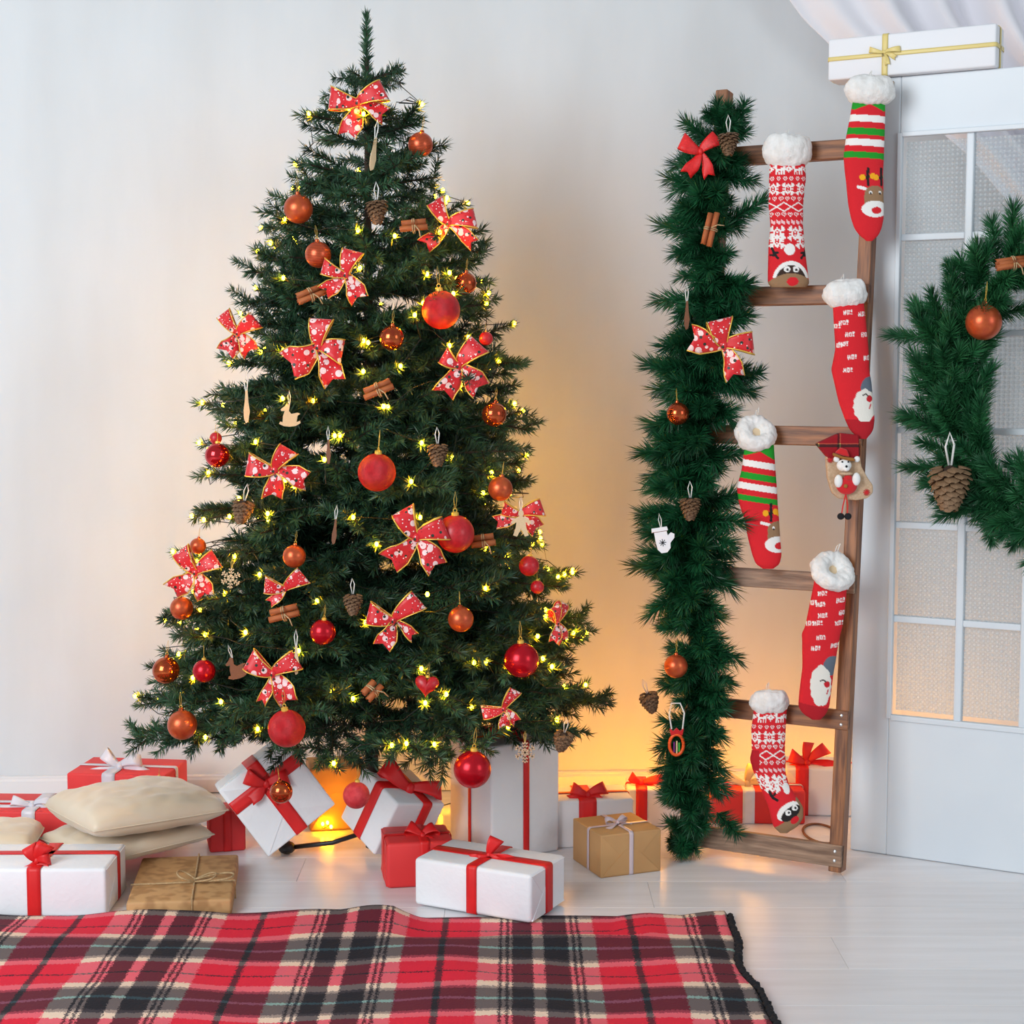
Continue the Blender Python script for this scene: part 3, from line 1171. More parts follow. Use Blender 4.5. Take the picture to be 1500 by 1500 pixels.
# white box lying on the door top
P = on_plane(1338, 101, D0 + EB * .02, EB)
tg = gift('long white gift box with yellow ribbon lying on top of door', (0, 0), -ANG, (.40, .085, .098), 'paper_smooth', 'ribbon_gold',
          [('x', -.06, .014), ('y', 0, .012), ('z', .05, .010)], dict(at=(-.06, -.046, .055), s=.024, loops=((10, 1.6, .6), (170, 1.6, .6)), tails=((-75, 1.3, .5), (-30, 1.3, .5))), round_=.005)
tg.location = D0 + EU * .118 + EB * (DT / 2) + Vector((0, 0, DH + .001))

# ------------------------------------------------------------------ cushions
def cushion(label, c, a, b, h, yaw, tiltx=0, tilty=0, seed=0, sag=.8):
    root = thing('cushion', label, 'cushion', c, (tiltx, tilty, yaw), group='cream satin cushions beside the tree')
    N = 36
    top, bot = [], []
    edge = []
    for i in range(N + 1):
        v = -1 + 2 * i / N
        rt, rb = [], []
        for j in range(N + 1):
            u = -1 + 2 * j / N
            x = a * u * (1 - .05 * (1 - v * v) * abs(u)) * (1 - .07 * u * u * v * v)
            y = b * v * (1 - .05 * (1 - u * u) * abs(v)) * (1 - .07 * u * u * v * v)
            t = max(0, (1 - u ** 4) * (1 - v ** 4)) ** .36 * (1 - .25 * (u * u + v * v) / 2)
            cr = (abs(u) * abs(v))
            wr = noise.noise(Vector((u * 5 + seed, v * 5, seed))) * .006 * t + .006 * cr * t * math.sin(9 * (u - v) + seed)
            rt.append(Vector((x, y, h * t + wr)))
            rb.append(Vector((x, y, -h * sag * t + wr * .5)))
        top.append(rt)
        bot.append(rb)
    bm = bmesh.new()
    m = MB().grid(top).grid(bot)
    me = bpy.data.meshes.new('cover')
    me.from_pydata(m.v, [], m.f)
    bm.from_mesh(me)
    bmesh.ops.remove_doubles(bm, verts=bm.verts, dist=.0004)
    bmesh.ops.recalc_face_normals(bm, faces=bm.faces)
    for f in bm.faces:
        f.smooth = True
    bm.to_mesh(me)
    bm.free()
    me.materials.append(MATS['cushion_satin'])
    link('cover', me, root)
    ring = [p for p in top[0]] + [r[-1] for r in top[1:]] + [p for p in reversed(top[-1][:-1])] + [r[0] for r in reversed(top[1:-1])]
    MB().tube(ring, .0016, 5, closed=True).build('seam', MATS['cushion_satin'], root, smooth=True)
    return root


P = at(190, 1230, 3.97)
cushion('lower cream satin cushion lying on the flat brown parcel', (P.x + .005, 3.925, .069), .17, .15, .036, .8, seed=1, sag=.7)
P = at(197, 1177, 3.97)
cushion('upper cream satin cushion on top of the other', (P.x + .015, 3.92, .142), .186, .16, .054, .66, tiltx=.0, tilty=.02, seed=4, sag=.72)
P = at(15, 1240, 3.85)
cushion('cream satin cushion at left edge behind the white gift', (P.x - .1, 3.86, .078), .17, .1, .044, .1, seed=7)

# ------------------------------------------------------------------ tartan blanket
def blanket():
    rt = thing('tartan_blanket', 'red black and cream tartan fleece blanket spread on floor', 'blanket', (0, 3.5, 0))
    x0, x1, y0, y1 = -1.75, .48, 2.25, 3.53
    NX, NY = 190, 110
    rows = []
    for i in range(NY + 1):
        t = i / NY
        y = y0 + (y1 - y0) * t
        rowp = []
        for j in range(NX + 1):
            s = j / NX
            x = x0 + (x1 - x0) * s
            n1 = noise.noise(Vector((x * 3.1, y * 5.3, 1.7)))
            n2 = noise.noise(Vector((x * 8.0, y * 9.0, 5.1)))
            zz = .009 + .013 * (n1 + .4) + .005 * n2 + .014 * max(0, math.sin(x * 13 + 1.5 * math.sin(x * 3.3))) * math.exp(-((y1 - y) / .09) ** 2)
            flat = max(0, min(1, (abs(x - .02) - .2) / .08, )) if y > 3.36 else max(0, min(1, max((abs(x - .02) - .2) / .08, (3.42 - y) / .06)))
            zz = .003 + (zz - .003) * flat
            xe = x + (.005 * math.sin(y * 23) + .012 * math.sin(y * 9 + 1) - .02 * (t - .5)) * s ** 6
            ye = y + .008 * math.sin(x * 9 + .6) * t ** 4
            if i in (0, NY) or j in (0, NX):
                zz = .0015
            zz = max(zz, .0015)
            rowp.append(Vector((xe, ye - 3.5, zz)))
        rows.append(rowp)
    MB().grid(rows).build('fleece', MATS['rug_tartan'], rt, smooth=True)
    edge = [r[-1] for r in rows]
    fine = []
    for k in range(len(edge) - 1):
        for q in range(3):
            p = edge[k].lerp(edge[k + 1], q / 3)
            fine.append(p + Vector((.003 * math.sin((k * 3 + q) * 1.1), 0, .007 + .002 * math.sin((k * 3 + q) * 1.7))))
    MB().tube(fine, [.0068 + .0022 * math.sin(i * 1.9) for i in range(len(fine))], 7).build('binding', MATS['felt_black'], rt, smooth=True)


blanket()

P = fl(1203, 1223)
hoop = thing('wooden_hoop', 'thin loop of tan cane lying on floor behind ladder', 'hoop', (P.x, P.y, 0))
MB().tube([(.045 * math.cos(a), .09 * math.sin(a), .004) for a in [2 * PI * k / 28 for k in range(28)]], .0035, 6, closed=True).build('hoop_ring', MATS['plywood_dark'], hoop, smooth=True)

# ------------------------------------------------------------------ printed socks
cR, cG, cW, cK, cB, cY = (214, 26, 38), (22, 150, 34), (240, 236, 232), (24, 20, 22), (150, 116, 84), (246, 170, 20)
cD, cS = (176, 14, 30), (96, 106, 120)


class Print:
    def __init__(s, X, Y, base):
        s.X, s.Y = X, Y
        s.c = np.tile(np.array(lin(base)), (X.size, 1)).reshape(X.shape + (3,))

    def put(s, mask, rgb):
        s.c[mask] = lin(rgb)

    def ell(s, cx, cy, rx, ry, rgb, rot=0, cond=None):
        a = math.radians(rot)
        dx, dy = s.X - cx, s.Y - cy
        u = dx * math.cos(a) + dy * math.sin(a)
        v = -dx * math.sin(a) + dy * math.cos(a)
        m = (u / rx) ** 2 + (v / ry) ** 2 < 1
        if cond is not None:
            m &= cond
        s.put(m, rgb)

    def line(s, pts, th, rgb):
        for (x0, y0), (x1, y1) in zip(pts[:-1], pts[1:]):
            dx, dy = x1 - x0, y1 - y0
            L = dx * dx + dy * dy + 1e-9
            t = np.clip(((s.X - x0) * dx + (s.Y - y0) * dy) / L, 0, 1)
            s.put((s.X - x0 - t * dx) ** 2 + (s.Y - y0 - t * dy) ** 2 < th * th, rgb)

    def bitmap(s, rows, cx, cy, cell, rgb, A=None, B=None):
        A = s.X if A is None else A
        B = s.Y if B is None else B
        h, w = len(rows), len(rows[0])
        i = np.floor((B - cy) / cell + h / 2).astype(int)
        j = np.floor((A - cx) / cell + w / 2).astype(int)
        ok = (i >= 0) & (i < h) & (j >= 0) & (j < w)
        bm = np.array([[ch == '#' for ch in r] for r in rows])
        m = np.zeros(A.shape, bool)
        m[ok] = bm[i[ok], j[ok]]
        s.put(m, rgb)


FLAKE = ["..#.....#..", ".##..#..##.", "###.###.###", ".####.####.", "...#.#.#...", ".###...###.", "...#.#.#...", ".####.####.", "###.###.###", ".##..#..##.", "..#.....#.."]
HEART = [".#.#.", "#.#.#", "#...#", ".#.#.", "..#.."]
DEER = ["#.#.......", ".##.......", "###.....##", ".##...###.", "..#######.", "..#######.", "..##..#.#.", "..#.#.#.#.", "..#.#.#.#."]
TREE = ["..#..", ".###.", "##.##", ".###.", "..#.."]
HO = ["#.#.###.##", "#.#.#.#.##", "###.#.#.##", "#.#.#.#...", "#.#.###.##"]


def nordic(p, S, V):
    """Knitted pattern; S across (px from the middle), V down from the cuff."""
    for k in (-2, -1, 0, 1, 2):
        p.bitmap(DEER, k * 26 - 13, 11, 1.75, cW, S, V)
        p.bitmap(TREE, k * 26, 11, 2.2, cW, S, V)
    for k in range(-6, 7):
        p.bitmap(HEART, k * 9 + 4, 25, 1.2, cW, S, V)
        p.bitmap(HEART, k * 9, 54, 1.3, cW, S, V)
        p.bitmap(HEART, k * 9 + 4, 77, 1.3, cW, S, V)
    for k in (-2, -1, 0, 1, 2):
        p.bitmap(FLAKE, k * 21, 40, 1.75, cW, S, V)
    tri = np.abs(((S + 120) % 21) - 10.5) * .62
    for sg in (-1, 1):
        m = np.abs(V - 66 - sg * (6.5 - tri)) < 1.0
        p.put(m, cW)
    m = np.abs(V - 88 - 1.2 * np.sin(S * .9)) < 2.4
    p.put(m & (((S + 100) % 7) < 5.2), (238, 196, 198))
    for k in (-1, 0, 1):
        p.bitmap(FLAKE, k * 26 + 11, 105, 2.1, cW, S, V)


def print_knit_face(p, S, V):
    nordic(p, S, V)
    X, Y = p.X, p.Y
    p.put(Y > 364, cR)
    for k in (-1, 1):
        p.bitmap(FLAKE, 1156 + k * 19, 354, 2.1, cW, X, Y)
    p.ell(1155, 366, 8, 8.5, cW)
    for sg in (-1, 1):
        b = 1155 + sg * 22
        p.line([(b + sg * 3, 364), (b + sg * 0, 372), (b - sg * 5, 379)], 1.8, cK)
        p.line([(b + sg * 1, 371), (b - sg * 5, 371)], 1.5, cK)
        p.line([(b - sg * 1, 375), (b + sg * 5, 374)], 1.5, cK)
    p.ell(1157, 414, 27, 31, cW, cond=Y < 408)
    p.ell(1157, 416, 23, 27, (54, 36, 28), cond=Y < 420)
    p.put(Y > 401 + .012 * (X - 1157) ** 2, cB)
    for ex in (1151, 1164):
        p.ell(ex, 395, 4.6, 4.4, cW)
        p.ell(ex + .6, 396, 1.9, 1.9, cK)
    p.ell(1159, 413, 8.5, 6.5, cR)


def print_knit_side(p, S, V):
    nordic(p, S, V)
    X, Y = p.X, p.Y
    p.put((Y > 1158 + .0 * X) | ((X > 1150) & (Y > 1146)), cR)
    p.put((X < 1111) & (Y > 1098) & (Y < 1128), cD)
    p.bitmap(FLAKE, 1130, 1149, 2.1, cW, X, Y)
    p.line([(1126, 1158), (1130, 1166), (1137, 1170)], 2.1, cK)
    p.line([(1130, 1165), (1134, 1160)], 1.6, cK)
    p.ell(1151, 1153, 5, 8.5, cW, rot=-12)
    t = (X - 1140) * .57 + (Y - 1207) * .82            # below the slanting brow line
    p.put(t > 0, cB)
    p.put((X > 1165) & (Y > 1160) & (t > -18), cB)
    p.ell(1153, 1186, 19, 11, cW, rot=-38, cond=t < 2)
    p.ell(1157, 1189, 17, 8.5, (30, 24, 24), rot=-38, cond=t < 3)
    for ex, ey in ((1153, 1188), (1163, 1181)):
        p.ell(ex, ey, 4.4, 4.2, cW)
        p.ell(ex + .8, ey, 1.8, 1.9, cK)
    p.ell(1163, 1199, 7, 5, cR, rot=-38)


def stripes(p, S, V, dy, slope):
    """Elf stripes below the cuff; V down from the cuff, dy stretches, slope tilts."""
    v = V + slope * S
    zig = 8 + 9 * np.abs(((S + 63) % 42) / 21 - 1)
    p.put(v < zig, cG)
    for a, b, col in ((24, 34, cW), (43, 53, cG), (59, 69, cW), (78, 87, cG)):
        p.put((v > a * dy) & (v < b * dy), col)


def print_elf(p, S, V, hx, hy):
    stripes(p, S, V, 1.0, -.06)
    reindeer(p, hx, hy)


def reindeer(p, hx, hy):
    for ax in (hx - 10, hx + 10):
        p.line([(ax, hy - 38), (ax, hy - 14)], 2.0, cK)
        p.line([(ax - 7, hy - 28), (ax, hy - 22)], 1.7, cK)
        p.line([(ax + 7, hy - 30), (ax, hy - 24)], 1.7, cK)
        p.ell(ax - 8, hy - 25, 4.2, 4.6, cY)
        p.ell(ax + 7, hy - 27, 4.2, 4.6, cY)
    p.line([(hx - 24, hy - 11), (hx - 13, hy - 8)], 2.2, cW)
    p.ell(hx, hy, 15, 13, cB)
    p.put((np.abs(p.X - hx) < 15) & (p.Y > hy) & (p.Y < hy + 14), cB)
    for ex in (-6, 8):
        p.ell(hx + ex, hy - 3, 2.2, 2.6, cW)
        p.ell(hx + ex, hy - 1.6, 1.5, 1.5, cK)
    p.ell(hx + 1, hy + 21, 20, 12, cW)
    p.ell(hx + 3, hy + 23, 7.5, 5, cR)


def print_ho(p, pts, bx, by, rx, ry, hat, nose, toe, rot):
    p.put(toe(p.X, p.Y), cD)
    for x, y in pts:
        p.bitmap(HO, x, y, 1.3, cW, p.X, p.Y + (p.X - x) * .12)
    p.ell(hat[0], hat[1], 13, 15, cS, rot=30)
    wob = 1 + .07 * np.sin(np.arctan2(p.Y - by, p.X - bx) * 11)
    p.put(((p.X - bx) / rx) ** 2 + ((p.Y - by) / ry) ** 2 < wob, (232, 226, 216))
    p.ell(nose[0], nose[1], 4.6, 4.8, (200, 20, 36))
    p.line([(nose[0] - 10, nose[1] - 5), (nose[0] - 6, nose[1] - 7), (nose[0] - 2, nose[1] - 4)], 1.0, (70, 60, 56))
    p.line([(nose[0], nose[1] + 14), (nose[0] + 2, nose[1] + 8)], 1.0, (200, 60, 70))


def lumpy_ring(rx, ry, rz, tube, tau, seed, M):
    """Fluffy rolled cuff: an oval ring, lumps and all."""
    NU, NV = 84, 40
    rows = []
    for i in range(NV):
        ps = 2 * PI * i / NV
        r_ = []
        for j in range(NU):
            ph = 2 * PI * j / NU
            a = rx - tube
            b = ry - tube * .8
            x = (a + tube * math.cos(ps)) * math.cos(ph)
            y = (max(b, .004) + tube * .85 * math.cos(ps)) * math.sin(ph)
            z_ = rz * math.sin(ps)
            q = Vector((x, y, z_))
            nn = Vector((math.cos(ps) * math.cos(ph), math.cos(ps) * math.sin(ph), math.sin(ps)))
            k = noise.noise(q * 110 + Vector((seed, 0, 0))) * .0026 + noise.noise(q * 34 + Vector((0, seed, 0))) * .005
            r_.append(q + nn * k)
        rows.append(r_)
    rows.append(rows[0])
    T = M @ Matrix.Rotation(tau, 4, 'X')
    return [[T @ p for p in r] for r in rows]


def sock(name, label, outline, off, printer, cuff, thick=.42, plane=None):
    """outline: (y, left, right) in photo pixels; off: metres in front of the ladder; cuff: (cx, cy, rx, ry, tau)."""
    plane = plane or lad
    ys = [o[0] for o in outline]
    NT, NA = 200, 132
    Yv = np.linspace(ys[0], ys[-1], NT)
    L_ = np.interp(Yv, ys, [o[1] for o in outline])
    R_ = np.interp(Yv, ys, [o[2] for o in outline])
    for arr in (L_, R_):
        pad = np.concatenate([np.full(4, arr[0]), arr, np.full(4, arr[-1])])
        arr[:] = np.convolve(pad, np.ones(9) / 9, 'valid')
    c_, w_ = (L_ + R_) / 2, (R_ - L_) / 2
    org = plane(c_[0], Yv[0], off)
    root = thing('christmas_sock', label, 'stocking', org)
    th = 2 * PI * np.arange(NA) / NA
    sn, cs = np.sin(th), np.cos(th)
    verts = np.zeros((NT, NA, 3))
    for i in range(NT):
        P = plane(c_[i], Yv[i], off)
        k = P.y / FPX * 1.0
        hw = w_[i] * k
        dp = hw * thick
        wr = .0016 * math.sin(i * .16 + 1.2) * math.exp(-((i - NT * .52) / 26) ** 2)
        verts[i, :, 0] = P.x - org.x + hw * sn
        verts[i, :, 1] = P.y - org.y - dp * np.sign(cs) * np.abs(cs) ** .8 - wr
        verts[i, :, 2] = P.z - org.z
    X = c_[:, None] + w_[:, None] * sn[None, :] * 1.0
    Yg = np.repeat(Yv[:, None], NA, 1)
    S = (w_[:, None] * sn[None, :])
    V = Yg - ys[0]
    p = Print(X, Yg, cR)
    printer(p, S, V)
    m = bpy.data.meshes.new('knitted_tube')
    fs = []
    for i in range(NT - 1):
        for j in range(NA):
            fs.append((i * NA + j, i * NA + (j + 1) % NA, (i + 1) * NA + (j + 1) % NA, (i + 1) * NA + j))
    fs.append(tuple((NT - 1) * NA + j for j in range(NA)))
    m.from_pydata(verts.reshape(-1, 3).tolist(), [], fs)
    at_ = m.color_attributes.new('print', 'FLOAT_COLOR', 'POINT')
    rgba = np.concatenate([p.c.reshape(-1, 3), np.ones((NT * NA, 1))], 1).astype(np.float32)
    at_.data.foreach_set('color', rgba.ravel())
    m.polygons.foreach_set('use_smooth', [True] * len(fs))
    m.materials.append(MATS['knit_print'])
    m.update()
    link('knitted_tube', m, root)
    cx, cy, rx, ry, tau, roll = cuff
    C = plane(cx, cy, off + .004)
    k = C.y / FPX
    M = Matrix.Translation(C - org) @ Matrix.Rotation(roll, 4, 'Y')
    tube = rx * k * (.42 if tau > .5 else .5)
    rows = lumpy_ring(rx * k, rx * k * (.92 if tau > .5 else .6), (ry * k) * (.42 if tau > .5 else .93), tube, -tau if False else tau, cx * .01, M)
    MB().grid(rows, close_u=True).build('fleece_cuff', MATS['fleece'], root, smooth=True)
    MB().ball((0, 0, 0), (rx * k - tube * .8, rx * k * .45, .006), 20, 8, M @ Matrix.Rotation(tau, 4, 'X')).build('lining', MATS['lining'], root, smooth=True)
    hl = [M @ Vector((0, .012, ry * k * .5)), M @ Vector((.004, .02, ry * k + .012)), M @ Vector((0, .03, ry * k + .004)), M @ Vector((-.004, .02, ry * k * .4))]
    MB().tube(hl, .0014, 5).build('hanging_loop', MATS['thread_white'], root)
    return root


sock('christmas_sock', 'red nordic knit sock with brown reindeer toe on the top rung',
     [(238, 1128, 1179), (262, 1127, 1180), (300, 1126, 1176), (330, 1129, 1176), (360, 1126, 1178), (400, 1125, 1183), (414, 1125, 1185), (419, 1127, 1184), (421, 1132, 1179)],
     .05, print_knit_face, (1153, 221, 36, 25, .12, .05))
sock('christmas_sock', 'striped red green white sock with reindeer hanging beside the door top',
     [(146, 1250, 1296), (175, 1245, 1296), (200, 1240, 1295), (230, 1236, 1294), (260, 1239, 1293), (300, 1243, 1294), (320, 1247, 1294), (335, 1252, 1291), (346, 1260, 1286), (351, 1267, 1280), (353, 1271, 1276)],
     .055, lambda p, S, V: print_elf(p, S, V, 1279, 286), (1275, 132, 37, 22, .12, .05))
sock('christmas_sock', 'upper red HO sock with bearded face beside the wooden post',
     [(442, 1220, 1265), (480, 1222, 1269), (510, 1224, 1272), (541, 1218, 1273), (560, 1222, 1276), (590, 1229, 1279), (615, 1238, 1281), (630, 1245, 1279), (639, 1254, 1273), (643, 1260, 1268)],
     .06, lambda p, S, V: print_ho(p, [(1240, 458), (1234, 473), (1243, 490), (1234, 504), (1246, 523), (1240, 542), (1262, 460), (1266, 490), (1223, 478), (1226, 506), (1270, 524)], 1265, 594, 17, 24, (1272, 566), (1272, 584), lambda X, Y: Y > 614, 0),
     (1238, 430, 32, 21, .15, -.1))
sock('christmas_sock', 'striped red green white sock with cuff open, next to the garland',
     [(645, 1092, 1133), (690, 1086, 1136), (715, 1079, 1138), (735, 1082, 1139), (760, 1090, 1141), (790, 1096, 1143), (813, 1102, 1145), (826, 1107, 1142), (831, 1113, 1137), (833, 1120, 1130)],
     .05, lambda p, S, V: (stripes(p, S, V - 8, .95, -.16), reindeer(p, 1138, 776)), (1107, 635, 31, 31, .95, .1))
sock('christmas_sock', 'lower red HO sock with bearded face, fleece cuff open',
     [(845, 1194, 1242), (890, 1185, 1238), (919, 1179, 1234), (928, 1174, 1231), (940, 1175, 1229), (980, 1175, 1222), (1010, 1171, 1218), (1035, 1169, 1215), (1046, 1176, 1210), (1052, 1186, 1205), (1054, 1192, 1200)],
     .05, lambda p, S, V: print_ho(p, [(1203, 868), (1230, 878), (1188, 882), (1200, 884), (1203, 900), (1234, 896), (1196, 911), (1228, 911), (1184, 912), (1200, 932), (1193, 948), (1222, 944)], 1201, 1003, 16, 30, (1217, 974), (1210, 1001), lambda X, Y: Y > 1032 + (X - 1190) * .2, 0),
     (1220, 837, 34, 34, .85, .25))
sock('christmas_sock', 'red nordic knit sock with reindeer face in front of presents',
     [(1038, 1104, 1153), (1070, 1100, 1151), (1100, 1101, 1150), (1112, 1098, 1151), (1130, 1103, 1151), (1150, 1112, 1156), (1165, 1118, 1166), (1182, 1125, 1177), (1198, 1129, 1177), (1210, 1132, 1169), (1217, 1138, 1158), (1220, 1144, 1152)],
     .045, print_knit_side, (1127, 1028, 29, 19, .1, -.06))


# ------------------------------------------------------------------ small linen stocking with a plush bear
def ell_pts(cx, cz, rx, rz, n=20, a0=0, a1=2 * PI):
    return [(cx + rx * math.cos(a0 + (a1 - a0) * k / n), cz + rz * math.sin(a0 + (a1 - a0) * k / n)) for k in range(n)]


def mini_stocking():
    C = lad(1237, 690, .075)
    k = C.y / FPX
    rt = thing('mini_stocking', 'small linen stocking with tartan cuff and white plush bear', 'stocking', C)

    def q(px, py):
        return ((px - 1237) * k, (690 - py) * k)

    def poly(name, pts, y0, y1, mat, parent=rt):
        o = MB().prism([q(*a) for a in pts], y0, y1).build(name, MATS[mat], parent)
        bv = o.modifiers.new('soft_edge', 'BEVEL')
        bv.width = min(.004, (y1 - y0) * .4)
        bv.segments = 2
        return o

    def plush(name, px, py, r, mat, y=-.012, parent=rt):
        x, z_ = q(px, py)
        return MB().ball((x, y, z_), (r[0] * k, r[1] * k, r[2] * k), 16, 10).build(name, MATS[mat], parent, smooth=True)
    poly('sock_body', [(1209, 668), (1258, 664), (1262, 684), (1271, 700), (1279, 711), (1279, 722), (1271, 730), (1255, 733), (1230, 731), (1219, 722), (1212, 700)], -.006, .014, 'burlap')
    poly('tartan_cuff', [(1194, 650), (1229, 634), (1256, 637), (1259, 668), (1238, 674), (1211, 670)], -.011, .017, 'small_tartan')
    hd = plush('bear_head', 1234, 681, (11, 7, 9), 'felt_white', -.018)
    for px, py in ((1223, 672), (1253, 672)):
        plush('ear', px, py, (4.5, 3, 4.5), 'felt_white', -.016, hd)
    plush('snout', 1236, 685, (5.5, 4, 4.5), 'felt_white', -.028, hd)
    plush('nose', 1235.5, 682, (1.8, 1.4, 1.8), 'felt_black', -.034, hd)
    plush('eye', 1230, 675.5, (1.3, 1, 1.3), 'felt_black', -.028, hd)
    plush('eye', 1239, 675.5, (1.3, 1, 1.3), 'felt_black', -.028, hd)
    poly('hat_brim', [(1217, 662), (1232, 668), (1248, 670), (1250, 675), (1238, 674), (1217, 667)], -.026, -.012, 'felt_brown')
    poly('hat', [(1220, 663), (1228, 655), (1238, 658), (1242, 669), (1232, 667)], -.023, -.01, 'felt_red')
    bd = plush('bear_body', 1239, 711, (15.5, 6, 13), 'felt_red', -.014)
    plush('chest', 1240, 699, (6, 5, 5), 'felt_red', -.018, bd)
    for px in (1226, 1252):
        plush('arm', px, 701 if px > 1240 else 704, (6.2, 4.5, 9.5), 'felt_white', -.02, bd)
    plush('button', 1236, 711, (3, 1.5, 3), 'felt_brown', -.025, bd)
    plush('scarf', 1237, 693, (10, 5, 2.6), 'burlap', -.022, bd)
    for dx in (-4, 3):
        MB().tube([(*q(1238, 723)[:1], -.012, q(1238, 723)[1]), (q(1238 + dx, 740)[0], -.014, q(1238 + dx, 740)[1]), (q(1237 + dx * 1.2, 752)[0], -.014, q(1237, 752)[1])], .0016, 5).build('leg_cord', MATS['felt_red'], rt)
        plush('pompom', 1237 + dx * 1.5, 756, (5.4, 4.5, 5), 'felt_black', -.014)
    for px, py in ((1269, 721), (1215, 673)):
        st = MB()
        for a in range(5):
            x, z_ = q(px, py)
            d = Vector((math.cos(a * PI / 5), 0, math.sin(a * PI / 5))) * 5 * k
            st.tube([Vector((x, -.008, z_)) - d, Vector((x, -.008, z_)) + d], .0011, 4)
        st.build('stitched_star', MATS['felt_red'], rt)


mini_stocking()

# ------------------------------------------------------------------ garland on the ladder post, wreath on the door
def sprig_mesh(L, seed, mat, nl=.042, per=3500, name='sprig'):
    tw = [((0, 0, 0), (L, 0, 0), .0016)]
    return brush_mesh(name, tw, per, nl, .0023, MATS[mat], MATS['green_dark'], (38, 66))


GS = [sprig_mesh(L, i, 'needle_garland') for i, L in enumerate((.085, .1, .12))]
WS = [sprig_mesh(L, i, 'needle_wreath', nl=.04) for i, L in enumerate((.1, .12, .14))]
gar = thing('garland', 'dark green pine garland wound down the left ladder post', 'garland', LF)
core = []
hwl = [(140, 28), (165, 36), (200, 50), (260, 66), (340, 66), (420, 64), (540, 74), (660, 70), (760, 72), (840, 74), (900, 66), (960, 58), (1040, 66), (1100, 58), (1200, 62), (1250, 46), (1272, 26)]
cxl = [(140, 1066), (200, 1055), (300, 1042), (420, 1038), (540, 1038), (660, 1020), (760, 1016), (840, 1006), (900, 1012), (960, 1028), (1040, 1016), (1100, 1014), (1200, 1012), (1272, 1003)]
py = 178
ks = 0
while py < 1272:
    cx = np.interp(py, [a for a, _ in cxl], [b for _, b in cxl])
    hw = np.interp(py, [a for a, _ in hwl], [b for _, b in hwl])
    Cw = lad(cx, min(py, 1262), .035)
    if Cw.z < .03:
        Cw.z = .03
    k = Cw.y / FPX
    core.append(Cw - LF)
    for q in range(5):
        a = random.uniform(-PI, PI) if q else random.choice((0, PI)) + random.uniform(-.6, .6)
        if math.sin(a) > .35:
            a = -a
        el = random.uniform(-.75, .25)
        if py > 1200:
            el = random.uniform(-.3, .5)
        if py < 200:
            el = random.uniform(-.3, .4)
        d = (EU * math.cos(a) + EB * math.sin(a) * .8) * math.cos(el) + EV * math.sin(el)
        want = max(.03, hw * k * random.uniform(.75, 1.2) * (.7 if py > 1190 else 1) - .012)
        L = min(GS, key=lambda m_: abs(m_.vertices[4].co.x - want)) if False else random.choice(GS)
        s_ = min(1.4, max(.45, want / .1))
        M = Matrix.Translation(Cw - LF - d * .012) @ frame(d) @ Matrix.Rotation(random.uniform(0, 6), 4, 'X') @ Matrix.Diagonal((s_, max(.8, min(1, s_)), max(.8, min(1, s_)), 1))
        link('sprig', L, gar, M)
        ks += 1
    py += 20
for px, py, tx, ty in ((1040, 350, 966, 330), (1060, 330, 1122, 292), (1040, 270, 977, 262), (1030, 560, 960, 572), (1015, 830, 930, 830), (1070, 560, 1116, 545), (1050, 1190, 1080, 1222), (1045, 210, 1002, 178), (1078, 195, 1092, 148), (1060, 190, 1052, 158), (1000, 680, 948, 662)):
    A, B = lad(px, py, .05), lad(tx, ty, .05)
    d = B - A
    link('sprig', GS[2], gar, Matrix.Translation(A - LF) @ frame(d) @ Matrix.Diagonal((max(.6, (d.length - .005) / .12), .95, .95, 1)))
    ks += 1
MB().tube(core, .006, 6).build('garland_wire', MATS['green_dark'], gar)

DN = EB
WC = on_plane(1593, 558, D0 - EB * .075, DN)
WR = abs((on_plane(1392, 558, D0 - EB * .075, DN) - WC).dot(EU))
wre = thing('wreath', 'round green pine wreath hanging on the glazed door', 'wreath', WC)
MB().tube([(EU * math.cos(a) + Vector((0, 0, 1)) * math.sin(a)) * WR for a in [2 * PI * k / 60 for k in range(60)]], .007, 6, closed=True).build('wreath_ring', MATS['green_dark'], wre)
NW = 280
for k in range(NW):
    a = 2 * PI * k / NW + random.uniform(-.03, .03)
    rad = EU * math.cos(a) + Vector((0, 0, 1)) * math.sin(a)
    tan = EU * -math.sin(a) + Vector((0, 0, 1)) * math.cos(a)
    ph = random.uniform(-PI, PI)
    out = rad * math.cos(ph) * 1.0 - EB * abs(math.sin(ph)) * .65
    d = (tan * -random.uniform(.35, 1.0) + out * random.uniform(.45, .95)).normalized()
    s_ = random.uniform(.7, 1.1)
    P = rad * WR + out * .02
    link('sprig', random.choice(WS), wre, Matrix.Translation(P) @ frame(d) @ Matrix.Rotation(random.uniform(0, 6), 4, 'X') @ Matrix.Diagonal((s_, .85, .85, 1)))
for px, py, tx, ty in ((1400, 500, 1302, 490), (1440, 400, 1386, 386), (1400, 640, 1318, 612), (1440, 740, 1455, 800)):
    A, B = on_plane(px, py, D0 - EB * .09, DN), on_plane(tx, ty, D0 - EB * .09, DN)
    d = B - A
    link('sprig', WS[2], wre, Matrix.Translation(A - WC) @ frame(d) @ Matrix.Diagonal((max(.6, (d.length - .01) / .14), .8, .8, 1)))

